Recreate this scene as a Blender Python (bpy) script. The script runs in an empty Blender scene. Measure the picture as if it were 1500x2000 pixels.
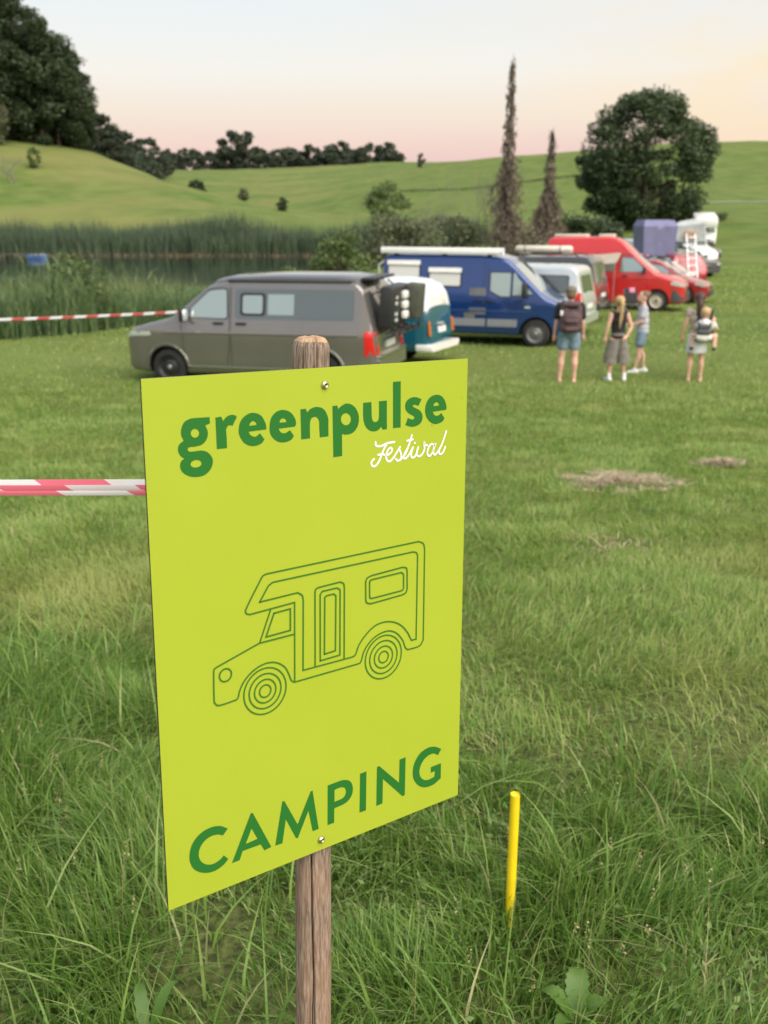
import bpy, bmesh, math, random
import numpy as np
from mathutils import Vector, Matrix

R = math.radians
random.seed(7)
RNG = np.random.default_rng(11)
scn = bpy.context.scene
col = scn.collection

# ------------------------------------------------------------------ camera
CAM_H = 2.85
PITCH = 16.08
cam_data = bpy.data.cameras.new('camera')
cam_data.sensor_fit = 'VERTICAL'
cam_data.sensor_height = 36.0
cam_data.sensor_width = 27.0
cam_data.lens = 35.28
cam_data.clip_start = 0.05
cam_data.clip_end = 6000
cam_data.dof.use_dof = True
cam_data.dof.focus_distance = 1.5
cam_data.dof.aperture_fstop = 6.5
cam = bpy.data.objects.new('camera', cam_data)
cam.location = (0, 0, CAM_H)
cam.rotation_euler = (R(90 - PITCH), 0, 0)
col.objects.link(cam)
scn.camera = cam

# ------------------------------------------------------------------ sky, sun, exposure
EXPO = 1.76
scn.view_settings.view_transform = 'Standard'
scn.view_settings.look = 'None'
scn.view_settings.gamma = 1
scn.view_settings.use_curve_mapping = False
scn.view_settings.exposure = EXPO
SUN_EL, SUN_AZ = 46.0, 140.0        # azimuth clockwise from +Y (view direction)
sun_dir = Vector((math.sin(R(SUN_AZ)) * math.cos(R(SUN_EL)), math.cos(R(SUN_AZ)) * math.cos(R(SUN_EL)), math.sin(R(SUN_EL))))
sun_data = bpy.data.lights.new('sun', 'SUN')
sun_data.energy = 1.5
sun_data.angle = R(70)
sun_data.color = (1.0, 0.94, 0.87)
sun = bpy.data.objects.new('sun', sun_data)
sun.rotation_euler = sun_dir.to_track_quat('Z', 'Y').to_euler()
col.objects.link(sun)

world = bpy.data.worlds.new('World')
scn.world = world
world.use_nodes = True
wn, wl = world.node_tree.nodes, world.node_tree.links
wn.clear()
w_out = wn.new('ShaderNodeOutputWorld')
w_bg = wn.new('ShaderNodeBackground')
wl.new(w_bg.outputs[0], w_out.inputs[0])
w_tc = wn.new('ShaderNodeTexCoord')
w_sep = wn.new('ShaderNodeSeparateXYZ')
wl.new(w_tc.outputs['Generated'], w_sep.inputs[0])
w_ramp = wn.new('ShaderNodeValToRGB')
wl.new(w_sep.outputs['Z'], w_ramp.inputs[0])
cr = w_ramp.color_ramp
stops = [(0.0, (.62, .50, .55)), (0.048, (.79, .52, .54)), (0.068, (.87, .62, .55)), (0.095, (.90, .76, .64)),
         (0.13, (.92, .88, .80)), (0.19, (.84, .88, .89)), (0.45, (.66, .77, .88)), (1.0, (.55, .67, .84))]
cr.elements[0].position, cr.elements[0].color = stops[0][0], (*stops[0][1], 1)
cr.elements[1].position, cr.elements[1].color = stops[-1][0], (*stops[-1][1], 1)
for p_, c_ in stops[1:-1]:
    e_ = cr.elements.new(p_); e_.color = (*c_, 1)
# warm evening glow towards the side where the sun went down
w_dot = wn.new('ShaderNodeVectorMath'); w_dot.operation = 'DOT_PRODUCT'
wl.new(w_tc.outputs['Generated'], w_dot.inputs[0])
w_dot.inputs[1].default_value = (math.sin(R(105)), math.cos(R(105)), 0.05)
w_glow = wn.new('ShaderNodeMapRange')
w_glow.inputs['From Min'].default_value = -0.25
w_glow.inputs['From Max'].default_value = 1.0
w_glow.inputs['To Max'].default_value = 0.62
wl.new(w_dot.outputs['Value'], w_glow.inputs[0])
w_mix = wn.new('ShaderNodeMix'); w_mix.data_type = 'RGBA'
wl.new(w_glow.outputs[0], w_mix.inputs['Factor'])
wl.new(w_ramp.outputs[0], w_mix.inputs[6])
w_mix.inputs[7].default_value = (1.0, .80, .58, 1)
# thin evening cloud streaks, stronger towards the glow
w_map = wn.new('ShaderNodeMapping')
w_map.inputs['Scale'].default_value = (3.0, 3.0, 11.0)
w_map.inputs['Location'].default_value = (5.1, 2.7, 1.59)
w_map.inputs['Rotation'].default_value = (0.25, 0.1, 0.3)
wl.new(w_tc.outputs['Generated'], w_map.inputs[0])
w_noi = wn.new('ShaderNodeTexNoise')
w_noi.inputs['Scale'].default_value = 1.6
w_noi.inputs['Detail'].default_value = 5
w_noi.inputs['Roughness'].default_value = 0.55
wl.new(w_map.outputs[0], w_noi.inputs['Vector'])
w_cl = wn.new('ShaderNodeMapRange')
w_cl.inputs['From Min'].default_value = 0.38
w_cl.inputs['From Max'].default_value = 0.60
wl.new(w_noi.outputs['Fac'], w_cl.inputs[0])
w_az = wn.new('ShaderNodeMapRange')
w_az.inputs['From Min'].default_value = -0.14
w_az.inputs['From Max'].default_value = 0.13
w_az.inputs['To Min'].default_value = 0.10
w_az.inputs['To Max'].default_value = 0.9
wl.new(w_dot.outputs['Value'], w_az.inputs[0])
w_mul = wn.new('ShaderNodeMath'); w_mul.operation = 'MULTIPLY'
wl.new(w_cl.outputs[0], w_mul.inputs[0]); wl.new(w_az.outputs[0], w_mul.inputs[1])
w_mix2 = wn.new('ShaderNodeMix'); w_mix2.data_type = 'RGBA'
wl.new(w_mul.outputs[0], w_mix2.inputs['Factor'])
wl.new(w_mix.outputs[2], w_mix2.inputs[6])
w_mix2.inputs[7].default_value = (1.0, .80, .52, 1)
# a share of the physical evening sky
w_sky = wn.new('ShaderNodeTexSky')
w_sky.sky_type = 'NISHITA'
w_sky.sun_disc = False
w_sky.sun_elevation = R(SUN_EL)
w_sky.sun_rotation = R(SUN_AZ)
w_sm = wn.new('ShaderNodeVectorMath'); w_sm.operation = 'SCALE'
w_sm.inputs['Scale'].default_value = 0.16
wl.new(w_sky.outputs[0], w_sm.inputs[0])
w_mix3 = wn.new('ShaderNodeMix'); w_mix3.data_type = 'RGBA'
w_mix3.inputs['Factor'].default_value = 0.08
wl.new(w_mix2.outputs[2], w_mix3.inputs[6])
wl.new(w_sm.outputs[0], w_mix3.inputs[7])
wl.new(w_mix3.outputs[2], w_bg.inputs['Color'])
w_bg.inputs['Strength'].default_value = 1.04 / 2 ** EXPO

# ------------------------------------------------------------------ helpers
def hash2(ix, iy, seed):
    h = (ix * 374761393 + iy * 668265263 + seed * 1442695041) & 0x7fffffff
    h = ((h ^ (h >> 13)) * 1274126177) & 0x7fffffff
    return ((h ^ (h >> 16)) & 0xffff) / 65535.0
def vnoise(x, y, seed=0):
    x = np.asarray(x, float); y = np.asarray(y, float)
    ix = np.floor(x).astype(np.int64); iy = np.floor(y).astype(np.int64)
    fx = x - ix; fy = y - iy
    fx = fx * fx * (3 - 2 * fx); fy = fy * fy * (3 - 2 * fy)
    a = hash2(ix, iy, seed); b = hash2(ix + 1, iy, seed); c = hash2(ix, iy + 1, seed); d = hash2(ix + 1, iy + 1, seed)
    return (a * (1 - fx) + b * fx) * (1 - fy) + (c * (1 - fx) + d * fx) * fy
def fbm(x, y, seed=0, o=3):
    x = np.asarray(x, float); y = np.asarray(y, float)
    s = 0; a = .5; f = 1.
    for k in range(o):
        s = s + a * vnoise(x * f, y * f, seed + k); a *= .5; f *= 2.03
    return s / (1 - .5 ** o)
def sstep(a, b, x):
    t = np.clip((np.asarray(x, float) - a) / (b - a), 0, 1)
    return t * t * (3 - 2 * t)
def tag(o, label=None, cat=None, group=None, kind=None):
    if label: o['label'] = label
    if cat: o['category'] = cat
    if group: o['group'] = group
    if kind: o['kind'] = kind
    return o
def empty(name, loc, rz=0.0, label=None, cat=None, group=None):
    o = bpy.data.objects.new(name, None)
    o.empty_display_size = .1
    col.objects.link(o)
    o.location = loc; o.rotation_euler = (0, 0, rz)
    return tag(o, label, cat, group)
def link(name, me, m=None, parent=None, smooth=None):
    o = bpy.data.objects.new(name, me)
    if m is not None:
        for mm_ in (m if isinstance(m, (list, tuple)) else [m]): me.materials.append(mm_)
    if smooth is not None:
        me.shade_smooth()
        if smooth < 179: me.set_sharp_from_angle(angle=R(smooth))
    col.objects.link(o)
    if parent is not None: o.parent = parent
    return o
def from_bm(name, bm, m=None, parent=None, smooth=None):
    me = bpy.data.meshes.new(name)
    bm.to_mesh(me); bm.free()
    return link(name, me, m, parent, smooth)
def np_mesh(name, V, quads=None, tris=None, m=None, parent=None, smooth=None):
    me = bpy.data.meshes.new(name)
    V = np.ascontiguousarray(V, dtype=np.float32)
    me.vertices.add(len(V)); me.vertices.foreach_set('co', V.ravel())
    loops = []; starts = []; n = 0
    if quads is not None and len(quads):
        q = np.asarray(quads, dtype=np.int32); loops.append(q.ravel()); starts.append(np.arange(len(q)) * 4); n += len(q) * 4
    if tris is not None and len(tris):
        t = np.asarray(tris, dtype=np.int32); loops.append(t.ravel()); starts.append(n + np.arange(len(t)) * 3)
    lv = np.concatenate(loops).astype(np.int32); st = np.concatenate(starts).astype(np.int32)
    me.loops.add(len(lv)); me.loops.foreach_set('vertex_index', lv)
    me.polygons.add(len(st)); me.polygons.foreach_set('loop_start', st)
    me.update(calc_edges=True)
    me.validate()
    return link(name, me, m, parent, smooth)

# ------------------------------------------------------------------ materials
MATS = {}
def mat(name, c, rough=.5, metal=0., coat=0., var=0., vscale=8., bump=0., bscale=60., spec=.5, c2=None, trans=None):
    if name in MATS: return MATS[name]
    m = bpy.data.materials.new(name); m.use_nodes = True
    nt = m.node_tree; n, l = nt.nodes, nt.links
    b = n['Principled BSDF']
    b.inputs['Base Color'].default_value = (*c, 1)
    b.inputs['Roughness'].default_value = rough
    b.inputs['Metallic'].default_value = metal
    b.inputs['Coat Weight'].default_value = coat
    b.inputs['Coat Roughness'].default_value = .06
    b.inputs['Specular IOR Level'].default_value = spec
    if var or c2 or bump:
        tc = n.new('ShaderNodeTexCoord')
    if var or c2:
        no = n.new('ShaderNodeTexNoise'); no.inputs['Scale'].default_value = vscale; no.inputs['Detail'].default_value = 6
        l.new(tc.outputs['Object'], no.inputs['Vector'])
        rp = n.new('ShaderNodeValToRGB')
        a = c2 if c2 else tuple(k * (1 - var) for k in c)
        d = c if c2 else tuple(min(1, k * (1 + var)) for k in c)
        rp.color_ramp.elements[0].color = (*a, 1); rp.color_ramp.elements[0].position = .32
        rp.color_ramp.elements[1].color = (*d, 1); rp.color_ramp.elements[1].position = .68
        l.new(no.outputs['Fac'], rp.inputs[0]); l.new(rp.outputs[0], b.inputs['Base Color'])
    if bump:
        nb = n.new('ShaderNodeTexNoise'); nb.inputs['Scale'].default_value = bscale; nb.inputs['Detail'].default_value = 5
        l.new(tc.outputs['Object'], nb.inputs['Vector'])
        bp = n.new('ShaderNodeBump'); bp.inputs['Strength'].default_value = bump; bp.inputs['Distance'].default_value = .01
        l.new(nb.outputs['Fac'], bp.inputs['Height']); l.new(bp.outputs[0], b.inputs['Normal'])
    MATS[name] = m
    return m
def leaf_mat(name, cols, trans=.35, rough=.55, patch=None, pscale=.35):
    """foliage: each leaf or blade takes its own tone; some light passes through"""
    m = bpy.data.materials.new(name); m.use_nodes = True
    nt = m.node_tree; n, l = nt.nodes, nt.links
    n.clear()
    out = n.new('ShaderNodeOutputMaterial')
    geo = n.new('ShaderNodeNewGeometry')
    rp = n.new('ShaderNodeValToRGB')
    el = rp.color_ramp.elements
    el[0].position = cols[0][0]; el[0].color = (*cols[0][1], 1)
    el[1].position = cols[-1][0]; el[1].color = (*cols[-1][1], 1)
    for p, c in cols[1:-1]:
        e = el.new(p); e.color = (*c, 1)
    l.new(geo.outputs['Random Per Island'], rp.inputs[0])
    src = rp.outputs[0]
    if patch:
        tc = n.new('ShaderNodeTexCoord')
        no = n.new('ShaderNodeTexNoise'); no.inputs['Scale'].default_value = pscale; no.inputs['Detail'].default_value = 4
        l.new(tc.outputs['Object'], no.inputs['Vector'])
        mr = n.new('ShaderNodeMapRange'); mr.inputs['From Min'].default_value = .5; mr.inputs['From Max'].default_value = .72
        mr.inputs['To Max'].default_value = .75
        l.new(no.outputs['Fac'], mr.inputs[0])
        mx = n.new('ShaderNodeMix'); mx.data_type = 'RGBA'
        l.new(mr.outputs[0], mx.inputs['Factor']); l.new(src, mx.inputs[6]); mx.inputs[7].default_value = (*patch, 1)
        src = mx.outputs[2]
    b = n.new('ShaderNodeBsdfPrincipled')
    b.inputs['Roughness'].default_value = rough
    b.inputs['Specular IOR Level'].default_value = .5
    l.new(src, b.inputs['Base Color'])
    t = n.new('ShaderNodeBsdfTranslucent'); l.new(src, t.inputs[0])
    ms = n.new('ShaderNodeMixShader'); ms.inputs[0].default_value = trans
    l.new(b.outputs[0], ms.inputs[1]); l.new(t.outputs[0], ms.inputs[2]); l.new(ms.outputs[0], out.inputs[0])
    return m
def ground_mat():
    m = bpy.data.materials.new('meadow'); m.use_nodes = True
    nt = m.node_tree; n, l = nt.nodes, nt.links
    b = n['Principled BSDF']; b.inputs['Roughness'].default_value = .9; b.inputs['Specular IOR Level'].default_value = .1
    tc = n.new('ShaderNodeTexCoord')
    def noise(s, d=6, sc=None):
        x = n.new('ShaderNodeTexNoise'); x.inputs['Scale'].default_value = s; x.inputs['Detail'].default_value = d
        if sc:
            mp = n.new('ShaderNodeMapping'); mp.inputs['Scale'].default_value = sc
            l.new(tc.outputs['Object'], mp.inputs[0]); l.new(mp.outputs[0], x.inputs['Vector'])
        else: l.new(tc.outputs['Object'], x.inputs['Vector'])
        return x.outputs['Fac']
    def ramp(f, a, b_, pa=.3, pb=.7):
        r = n.new('ShaderNodeValToRGB'); r.color_ramp.elements[0].position = pa; r.color_ramp.elements[1].position = pb
        r.color_ramp.elements[0].color = (*a, 1); r.color_ramp.elements[1].color = (*b_, 1)
        l.new(f, r.inputs[0]); return r.outputs[0]
    def mix(f, a, b_):
        x = n.new('ShaderNodeMix'); x.data_type = 'RGBA'
        l.new(f, x.inputs['Factor'])
        for s, v in ((6, a), (7, b_)):
            if isinstance(v, tuple): x.inputs[s].default_value = (*v, 1)
            else: l.new(v, x.inputs[s])
        return x.outputs[2]
    fine = ramp(noise(5.5, 8), (.062, .106, .022), (.130, .188, .046))
    mid = ramp(noise(.30, 6), (.060, .106, .022), (.150, .200, .052), .38, .62)
    x = n.new('ShaderNodeMix'); x.data_type = 'RGBA'; x.inputs['Factor'].default_value = .5
    l.new(fine, x.inputs[6]); l.new(mid, x.inputs[7])
    big = n.new('ShaderNodeMapRange'); big.inputs['From Min'].default_value = .40; big.inputs['From Max'].default_value = .66; big.inputs['To Max'].default_value = .8
    l.new(noise(.035, 6, (1, 2.2, 1)), big.inputs[0])
    # the hill on the pond side is drier than the mown slope
    sx = n.new('ShaderNodeSeparateXYZ'); l.new(tc.outputs['Object'], sx.inputs[0])
    dx = n.new('ShaderNodeMapRange'); dx.inputs['From Min'].default_value = 10; dx.inputs['From Max'].default_value = -25; dx.inputs['To Min'].default_value = .35
    l.new(sx.outputs['X'], dx.inputs[0])
    dm = n.new('ShaderNodeMath'); dm.operation = 'MULTIPLY'; l.new(big.outputs[0], dm.inputs[0]); l.new(dx.outputs[0], dm.inputs[1])
    dry = mix(dm.outputs[0], x.outputs[2], (.190, .188, .066))
    # thatch and soil that shows between the blades close by
    soil = ramp(noise(38, 8), (.040, .050, .018), (.150, .170, .055), .35, .7)
    ln = n.new('ShaderNodeVectorMath'); ln.operation = 'LENGTH'; l.new(tc.outputs['Object'], ln.inputs[0])
    nr = n.new('ShaderNodeMapRange'); nr.inputs['From Min'].default_value = 3.2; nr.inputs['From Max'].default_value = 9
    l.new(ln.outputs['Value'], nr.inputs[0])
    dry = mix(nr.outputs[0], soil, dry)
    l.new(dry, b.inputs['Base Color'])
    bp = n.new('ShaderNodeBump'); bp.inputs['Strength'].default_value = .7; bp.inputs['Distance'].default_value = .05
    l.new(noise(9, 8), bp.inputs['Height']); l.new(bp.outputs[0], b.inputs['Normal'])
    return m

M_tyre = mat('rubber', (.018, .018, .019), .75, var=.3)
M_black = mat('black plastic', (.022, .023, .025), .45, var=.25, vscale=20)
M_dark = mat('charcoal', (.05, .052, .055), .55)
M_glass = mat('tinted glass', (.36, .43, .42), .04, metal=.62, coat=1, bump=.25, bscale=2.2)
M_darkglass = mat('dark tinted glass', (.13, .15, .155), .05, metal=.6, coat=1, bump=.25, bscale=2.0)
M_chrome = mat('chrome', (.75, .76, .78), .18, metal=1)
M_steel = mat('alloy', (.42, .43, .45), .38, metal=.8, var=.2)
M_white = mat('white paint', (.78, .78, .76), .35, coat=.4, var=.04)
M_red_lens = mat('red lens', (.55, .012, .015), .12, coat=1)
M_amber = mat('amber lens', (.6, .16, .02), .15, coat=1)
M_lamp = mat('lamp glass', (.72, .76, .80), .08, metal=.5, coat=1)
M_plate = mat('plate white', (.75, .76, .77), .4)
LETTERS=[[[(85.3,648.6,1),(85.5,641.0,1),(79.1,638.7,1),(82.2,630.2),(80.1,621.5),(73.7,615.8),(64.8,614.2),(56.7,614.0),(54.6,611.7),(56.5,609.0),(64.6,608.4),(73.4,608.4),(81.5,604.9),(87.1,597.2),(87.3,591.4),(84.2,584.1),(76.4,577.9),(65.3,576.4),(54.6,578.8),(46.1,585.3),(43.9,592.5),(46.0,598.5),(49.8,600.6,1),(44.3,605.6),(42.1,612.1),(43.6,618.2),(50.0,622.8,1),(47.1,629.7),(47.8,638.3),(52.1,645.4),(58.9,648.5),(63.6,649.0),(73.7,648.8)],[(70.6,630.0),(69.8,627.4),(67.7,625.6),(64.9,625.1),(62.1,626.1),(60.2,628.3),(59.6,631.0),(60.4,633.6),(62.5,635.4),(65.3,635.9),(68.0,634.9),(70.0,632.8)],[(72.2,593.1),(71.5,590.8),(69.0,589.0),(65.4,588.3),(61.7,588.8),(58.9,590.4),(57.7,592.7),(58.4,595.0),(60.8,596.8),(64.4,597.5),(68.1,597.0),(70.9,595.4)]],[[(93.1,647.3,1),(101.1,647.8,1),(103.3,642.0,1),(108.1,646.9),(115.2,648.9),(120.8,647.4),(122.3,645.5,1),(116.2,635.4,1),(110.5,635.9),(107.3,631.7),(107.4,622.7),(107.5,608.0,1),(93.6,608.0,1)]],[[(163.5,626.4,1),(138.1,625.7,1),(140.9,621.2),(146.6,618.4),(151.1,619.9),(154.1,622.3,1),(160.6,613.8,1),(155.9,609.0),(144.1,606.7),(132.6,611.3),(125.7,621.0),(124.5,630.2),(128.5,641.4),(138.0,648.0),(146.7,648.8),(156.8,644.2),(162.5,634.6),(163.8,627.9)],[(139.4,633.0,1),(140.9,636.7),(144.7,638.6),(148.6,636.9),(150.1,633.3,1)]],[[(206.2,626.2,1),(181.7,625.7,1),(184.6,620.8),(189.9,618.9),(195.3,620.5),(198.4,622.2,1),(204.2,614.3,1),(199.7,609.3),(187.4,607.2),(176.9,610.9),(169.6,619.5),(168.5,630.2),(171.6,641.1),(179.9,648.0),(190.5,649.0),(200.3,644.6),(206.8,635.5),(207.6,629.4)],[(183.1,633.2,1),(184.5,636.9),(188.3,638.5),(192.2,636.6),(193.7,633.2,1)]],[[(214.7,647.9,1),(222.8,648.1,1),(224.8,643.0,1),(230.6,647.6),(240.9,649.1),(251.2,644.6),(257.2,633.3),(257.5,623.7),(257.5,608.6,1),(244.0,608.5,1),(243.3,620.8),(242.9,630.4),(240.0,635.1),(236.0,636.4),(231.3,634.8),(229.0,628.9),(228.7,608.6,1),(215.3,608.5,1)]],[[(264.3,648.4,1),(271.8,648.7,1),(273.7,643.9,1),(279.7,648.2),(287.9,650.1),(297.9,646.3),(305.1,637.0),(306.9,626.3),(303.7,616.1),(296.1,609.5),(286.1,608.2),(279.1,609.7,1),(279.3,579.7,1),(265.1,579.4,1)],[(293.8,628.4),(292.7,624.4),(289.7,621.7),(285.7,620.9),(281.6,622.4),(278.7,625.6),(277.6,629.8),(278.7,633.8),(281.7,636.5),(285.7,637.3),(289.8,635.8),(292.8,632.6)]],[[(314.0,649.1,1),(327.7,649.1,1),(328.0,637.2),(328.4,628.8),(330.2,623.0),(334.1,621.1),(338.8,622.9),(340.5,627.8),(340.4,649.2,1),(353.8,649.4,1),(354.1,609.5,1),(347.1,609.5,1),(344.4,613.9,1),(338.9,609.4),(330.2,608.5),(321.6,612.4),(315.6,621.4),(314.0,632.8)]],[[(364.3,674.3,1),(377.6,674.4,1),(378.0,609.9,1),(364.9,609.9,1)]],[[(415.0,646.7,1),(409.3,637.7,1),(402.8,639.8),(399.2,638.6),(402.9,635.7),(412.2,630.6),(417.0,622.9),(414.3,613.6),(405.2,609.3),(396.0,609.2),(386.3,612.4,1),(390.7,622.0,1),(397.7,619.4),(402.2,620.5),(401.3,623.5),(392.1,628.6),(386.2,635.5),(387.3,644.8),(395.4,650.0),(404.5,650.4)]],[[(460.7,628.3,1),(435.6,627.3,1),(438.5,622.6),(443.3,620.8),(448.0,621.9),(451.2,624.3,1),(457.5,616.2,1),(454.0,611.7),(440.7,609.1),(429.3,614.5),(422.5,624.7),(422.3,636.4),(427.7,646.2),(436.9,650.7),(447.3,650.4),(456.1,644.2),(461.1,632.7)],[(436.7,635.2,1),(438.1,638.9),(441.9,640.5),(445.7,638.8),(447.3,635.5,1)]],[[(89.9,88.5,1),(82.3,80.9,1),(73.8,85.3),(61.7,85.5),(51.0,78.8),(46.1,67.0),(48.6,55.3),(57.2,46.6),(67.7,44.0),(77.0,46.6),(82.5,50.6,1),(89.1,42.7,1),(81.2,36.4),(67.3,32.6),(52.3,35.9),(39.3,45.9),(33.2,59.7),(33.5,73.3),(38.8,86.4),(50.2,95.8),(65.2,99.1),(78.7,96.3)]],[[(125.3,99.0,1),(128.5,97.9,1),(155.9,36.0,1),(144.8,34.7,1),(139.4,46.0,1),(111.1,46.4,1),(106.0,34.3,1),(94.3,34.3,1)],[(125.8,75.6,1),(134.5,56.5,1),(116.1,55.5,1)]],[[(175.1,99.5,1),(178.4,99.3,1),(199.2,55.3,1),(221.7,99.6,1),(225.0,99.6,1),(234.4,35.7,1),(224.3,35.3,1),(217.5,70.7,1),(199.3,33.8,1),(196.3,34.6,1),(180.1,70.3,1),(173.8,34.9,1),(162.2,35.4,1)]],[[(250.7,99.3,1),(269.8,99.6),(278.8,98.9),(289.6,93.4),(294.5,81.9),(292.3,69.3),(282.2,61.1),(261.7,59.0,1),(261.2,36.0,1),(249.8,36.0,1)],[(262.3,88.5,1),(273.4,88.9),(280.5,85.2),(282.3,77.7),(277.8,70.9),(262.1,69.3,1)]],[[(307.7,99.5,1),(319.2,99.8,1),(318.2,36.0,1),(306.6,36.4,1)]],[[(338.5,100.5,1),(342.4,101.2,1),(380.3,61.1,1),(380.9,99.5,1),(392.4,100.1,1),(391.5,37.2,1),(387.5,35.7,1),(349.6,77.5,1),(348.9,37.0,1),(337.4,36.8,1)]],[[(463.2,92.3,1),(456.5,83.8,1),(446.1,89.6),(431.8,87.0),(421.9,76.3),(420.1,62.9),(426.4,52.1),(436.7,47.4),(450.1,48.8,1),(451.1,57.9,1),(442.8,57.9,1),(442.6,67.4,1),(462.9,67.9,1),(463.1,41.9,1),(447.2,35.6),(428.7,37.3),(414.3,48.2),(407.0,63.7),(408.7,82.1),(419.5,96.9),(435.6,102.4),(450.0,100.1)]]]
SCRIPT=[[(334.6,593.0),(335.8,588.0),(344.3,586.7),(354.8,589.5),(367.3,590.2)],[(353.4,588.0),(347.8,579.9),(340.9,566.1),(334.8,559.9),(329.5,560.2),(327.6,565.4),(332.1,569.6)],[(339.1,574.7),(347.0,574.9),(353.2,572.3),(360.6,575.3),(363.1,579.7),(360.6,582.6),(356.7,580.4),(353.2,573.5),(353.6,566.9),(358.2,563.4),(364.8,567.2),(371.0,574.5),(377.3,582.1)],[(375.8,579.1),(379.4,570.0),(378.0,564.3),(373.0,562.9),(369.7,565.6)],[(378.0,563.8),(385.6,570.1),(391.8,581.2),(398.0,596.7)],[(389.5,589.6),(399.6,590.7)],[(391.8,581.2),(383.8,568.8),(384.7,564.6),(390.2,566.6),(395.6,572.7),(400.1,579.2)],[(400.1,579.2),(396.9,569.6),(398.9,564.5),(404.4,566.3),(409.7,578.6)],[(403.0,584.8),(403.5,585.3)],[(409.7,578.6),(406.9,570.8),(410.0,565.1),(416.7,567.5),(421.0,575.3),(420.1,584.0),(422.4,580.3),(426.2,579.5)],[(439.5,578.2),(433.7,580.5),(428.2,575.3),(426.4,567.2),(430.3,563.5),(435.9,568.5),(440.4,579.3),(437.4,569.8),(439.8,564.3),(445.1,567.5)],[(445.1,567.5),(452.9,578.0),(461.1,596.8)],[(452.9,578.0),(447.7,568.0),(450.3,564.0),(455.5,566.4),(459.7,574.0)]]
ICON=[[(197.3,273.1),(193.1,277.2),(189.5,286.9),(183.5,298.3),(173.0,306.8),(161.3,310.6),(147.0,309.7),(132.7,303.5),(120.9,293.2),(114.2,281.6),(111.4,272.7),(108.3,270.4,1),(82.7,269.6),(77.9,274.0),(76.9,278.3),(77.8,317.2),(78.9,321.2),(83.4,323.4,1),(146.0,341.8,1),(163.6,384.7,1)],[(200.7,387.4,1),(198.7,273.3,1)],[(200.7,387.4,1),(132.4,384.5,1),(127.5,387.0),(126.6,391.9),(150.0,429.3,1),(153.2,433.4),(158.6,435.2,1),(412.4,438.3,1),(421.4,433.7),(424.1,425.5,1),(423.8,283.0,1),(416.8,275.3),(394.2,274.4,1),(390.0,278.6),(384.4,291.9),(373.2,305.1),(359.1,311.7),(342.2,310.7),(327.1,303.7),(315.1,290.8),(309.1,275.2),(304.6,273.7,1),(198.7,272.8,1)],[(147.5,398.6,1),(205.5,400.2,1),(212.9,394.7),(214.4,385.9,1),(212.3,286.7,1),(294.3,286.6,1),(299.6,288.5),(306.1,302.0),(318.1,314.8),(333.1,324.5),(348.3,327.2),(363.7,324.9),(379.4,317.0),(392.2,303.6),(401.4,287.5,1),(410.1,287.5,1),(411.1,417.2,1),(408.5,422.1),(401.5,424.3,1),(167.8,422.0,1),(161.3,418.5,1),(147.5,398.6,1)],[(232.0,287.6,1),(233.3,395.5,1),(234.8,399.6),(239.5,401.2,1),(274.5,402.4,1),(280.2,398.9),(281.6,392.4,1),(280.5,288.1,1)],[(240.5,293.9,1),(241.6,390.2,1),(244.9,394.5,1),(268.8,394.8,1),(273.9,391.4),(274.4,387.5,1),(273.3,294.7,1),(240.5,293.9,1)],[(247.4,302.1,1),(249.0,385.1,1),(252.4,386.9,1),(263.6,387.1,1),(267.3,383.9,1),(265.9,303.1,1),(247.4,302.1,1)],[(317.9,394.2,1),(320.3,399.3),(328.3,401.9,1),(383.0,404.3,1),(390.2,401.9),(391.9,395.9,1),(392.2,369.8,1),(389.8,364.5),(383.5,362.3,1),(326.9,360.1,1),(319.8,362.9),(318.0,367.6,1),(317.9,394.2,1)],[(324.7,392.9,1),(326.2,395.2),(329.8,395.8,1),(381.6,396.8,1),(385.4,393.2,1),(385.6,372.4,1),(383.8,369.8),(380.3,368.9,1),(329.9,367.7,1),(325.7,368.8),(324.8,371.3,1),(324.7,392.9,1)],[(146.0,341.8,1),(199.9,342.5,1)],[(168.6,378.9,1),(193.9,379.9,1),(193.3,349.4,1),(155.7,348.3,1),(168.6,378.9,1)]]
ICON_CIRCLES=[(94.4,309.1,8.8),(152.5,271.6,32.8),(152.5,271.6,24.7),(152.5,271.6,16.6),(152.5,271.6,8.8),(349.8,273.3,33.1),(349.8,273.3,25.1),(349.8,273.3,16.7),(349.8,273.3,8.7)]
SCREWS=[(252.3,677.0),(238.1,17.0)]

# ------------------------------------------------------------------ terrain
def lx(px, Y, z=0.0):
    return (px - 750) / 1960 * (.961 * Y + .277 * (CAM_H - z))
CTRL = []
def cp(px, py, d):                  # a meadow point seen under a known angle at a known distance
    z = CAM_H + (435 - py) / 1960 * d
    CTRL.append((lx(px, d, z), d, z))
for t in [(1450, 432, 105), (1215, 446, 105), (1450, 397, 160), (1300, 397, 165), (1100, 410, 165), (1500, 296, 320), (1380, 292, 330), (1200, 304, 330),
          (1000, 318, 330), (870, 330, 340), (780, 340, 360), (1450, 340, 240), (1200, 352, 240), (1000, 362, 240),
          (650, 350, 480), (500, 347, 520), (330, 345, 520), (650, 385, 270), (500, 383, 290), (800, 385, 240), (900, 425, 140),
          (900, 400, 195), (750, 430, 150), (620, 425, 170), (0, 280, 190), (110, 298, 190), (190, 310, 195), (300, 350, 180), (400, 378, 165),
          (500, 407, 150), (570, 427, 140), (0, 350, 155), (200, 378, 150), (0, 430, 128), (200, 432, 126), (350, 432, 125), (480, 432, 124),
          (-300, 240, 190), (-300, 330, 150), (-300, 430, 125), (1800, 280, 330), (1800, 395, 160), (1800, 440, 105)]:
    cp(*t)
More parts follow.
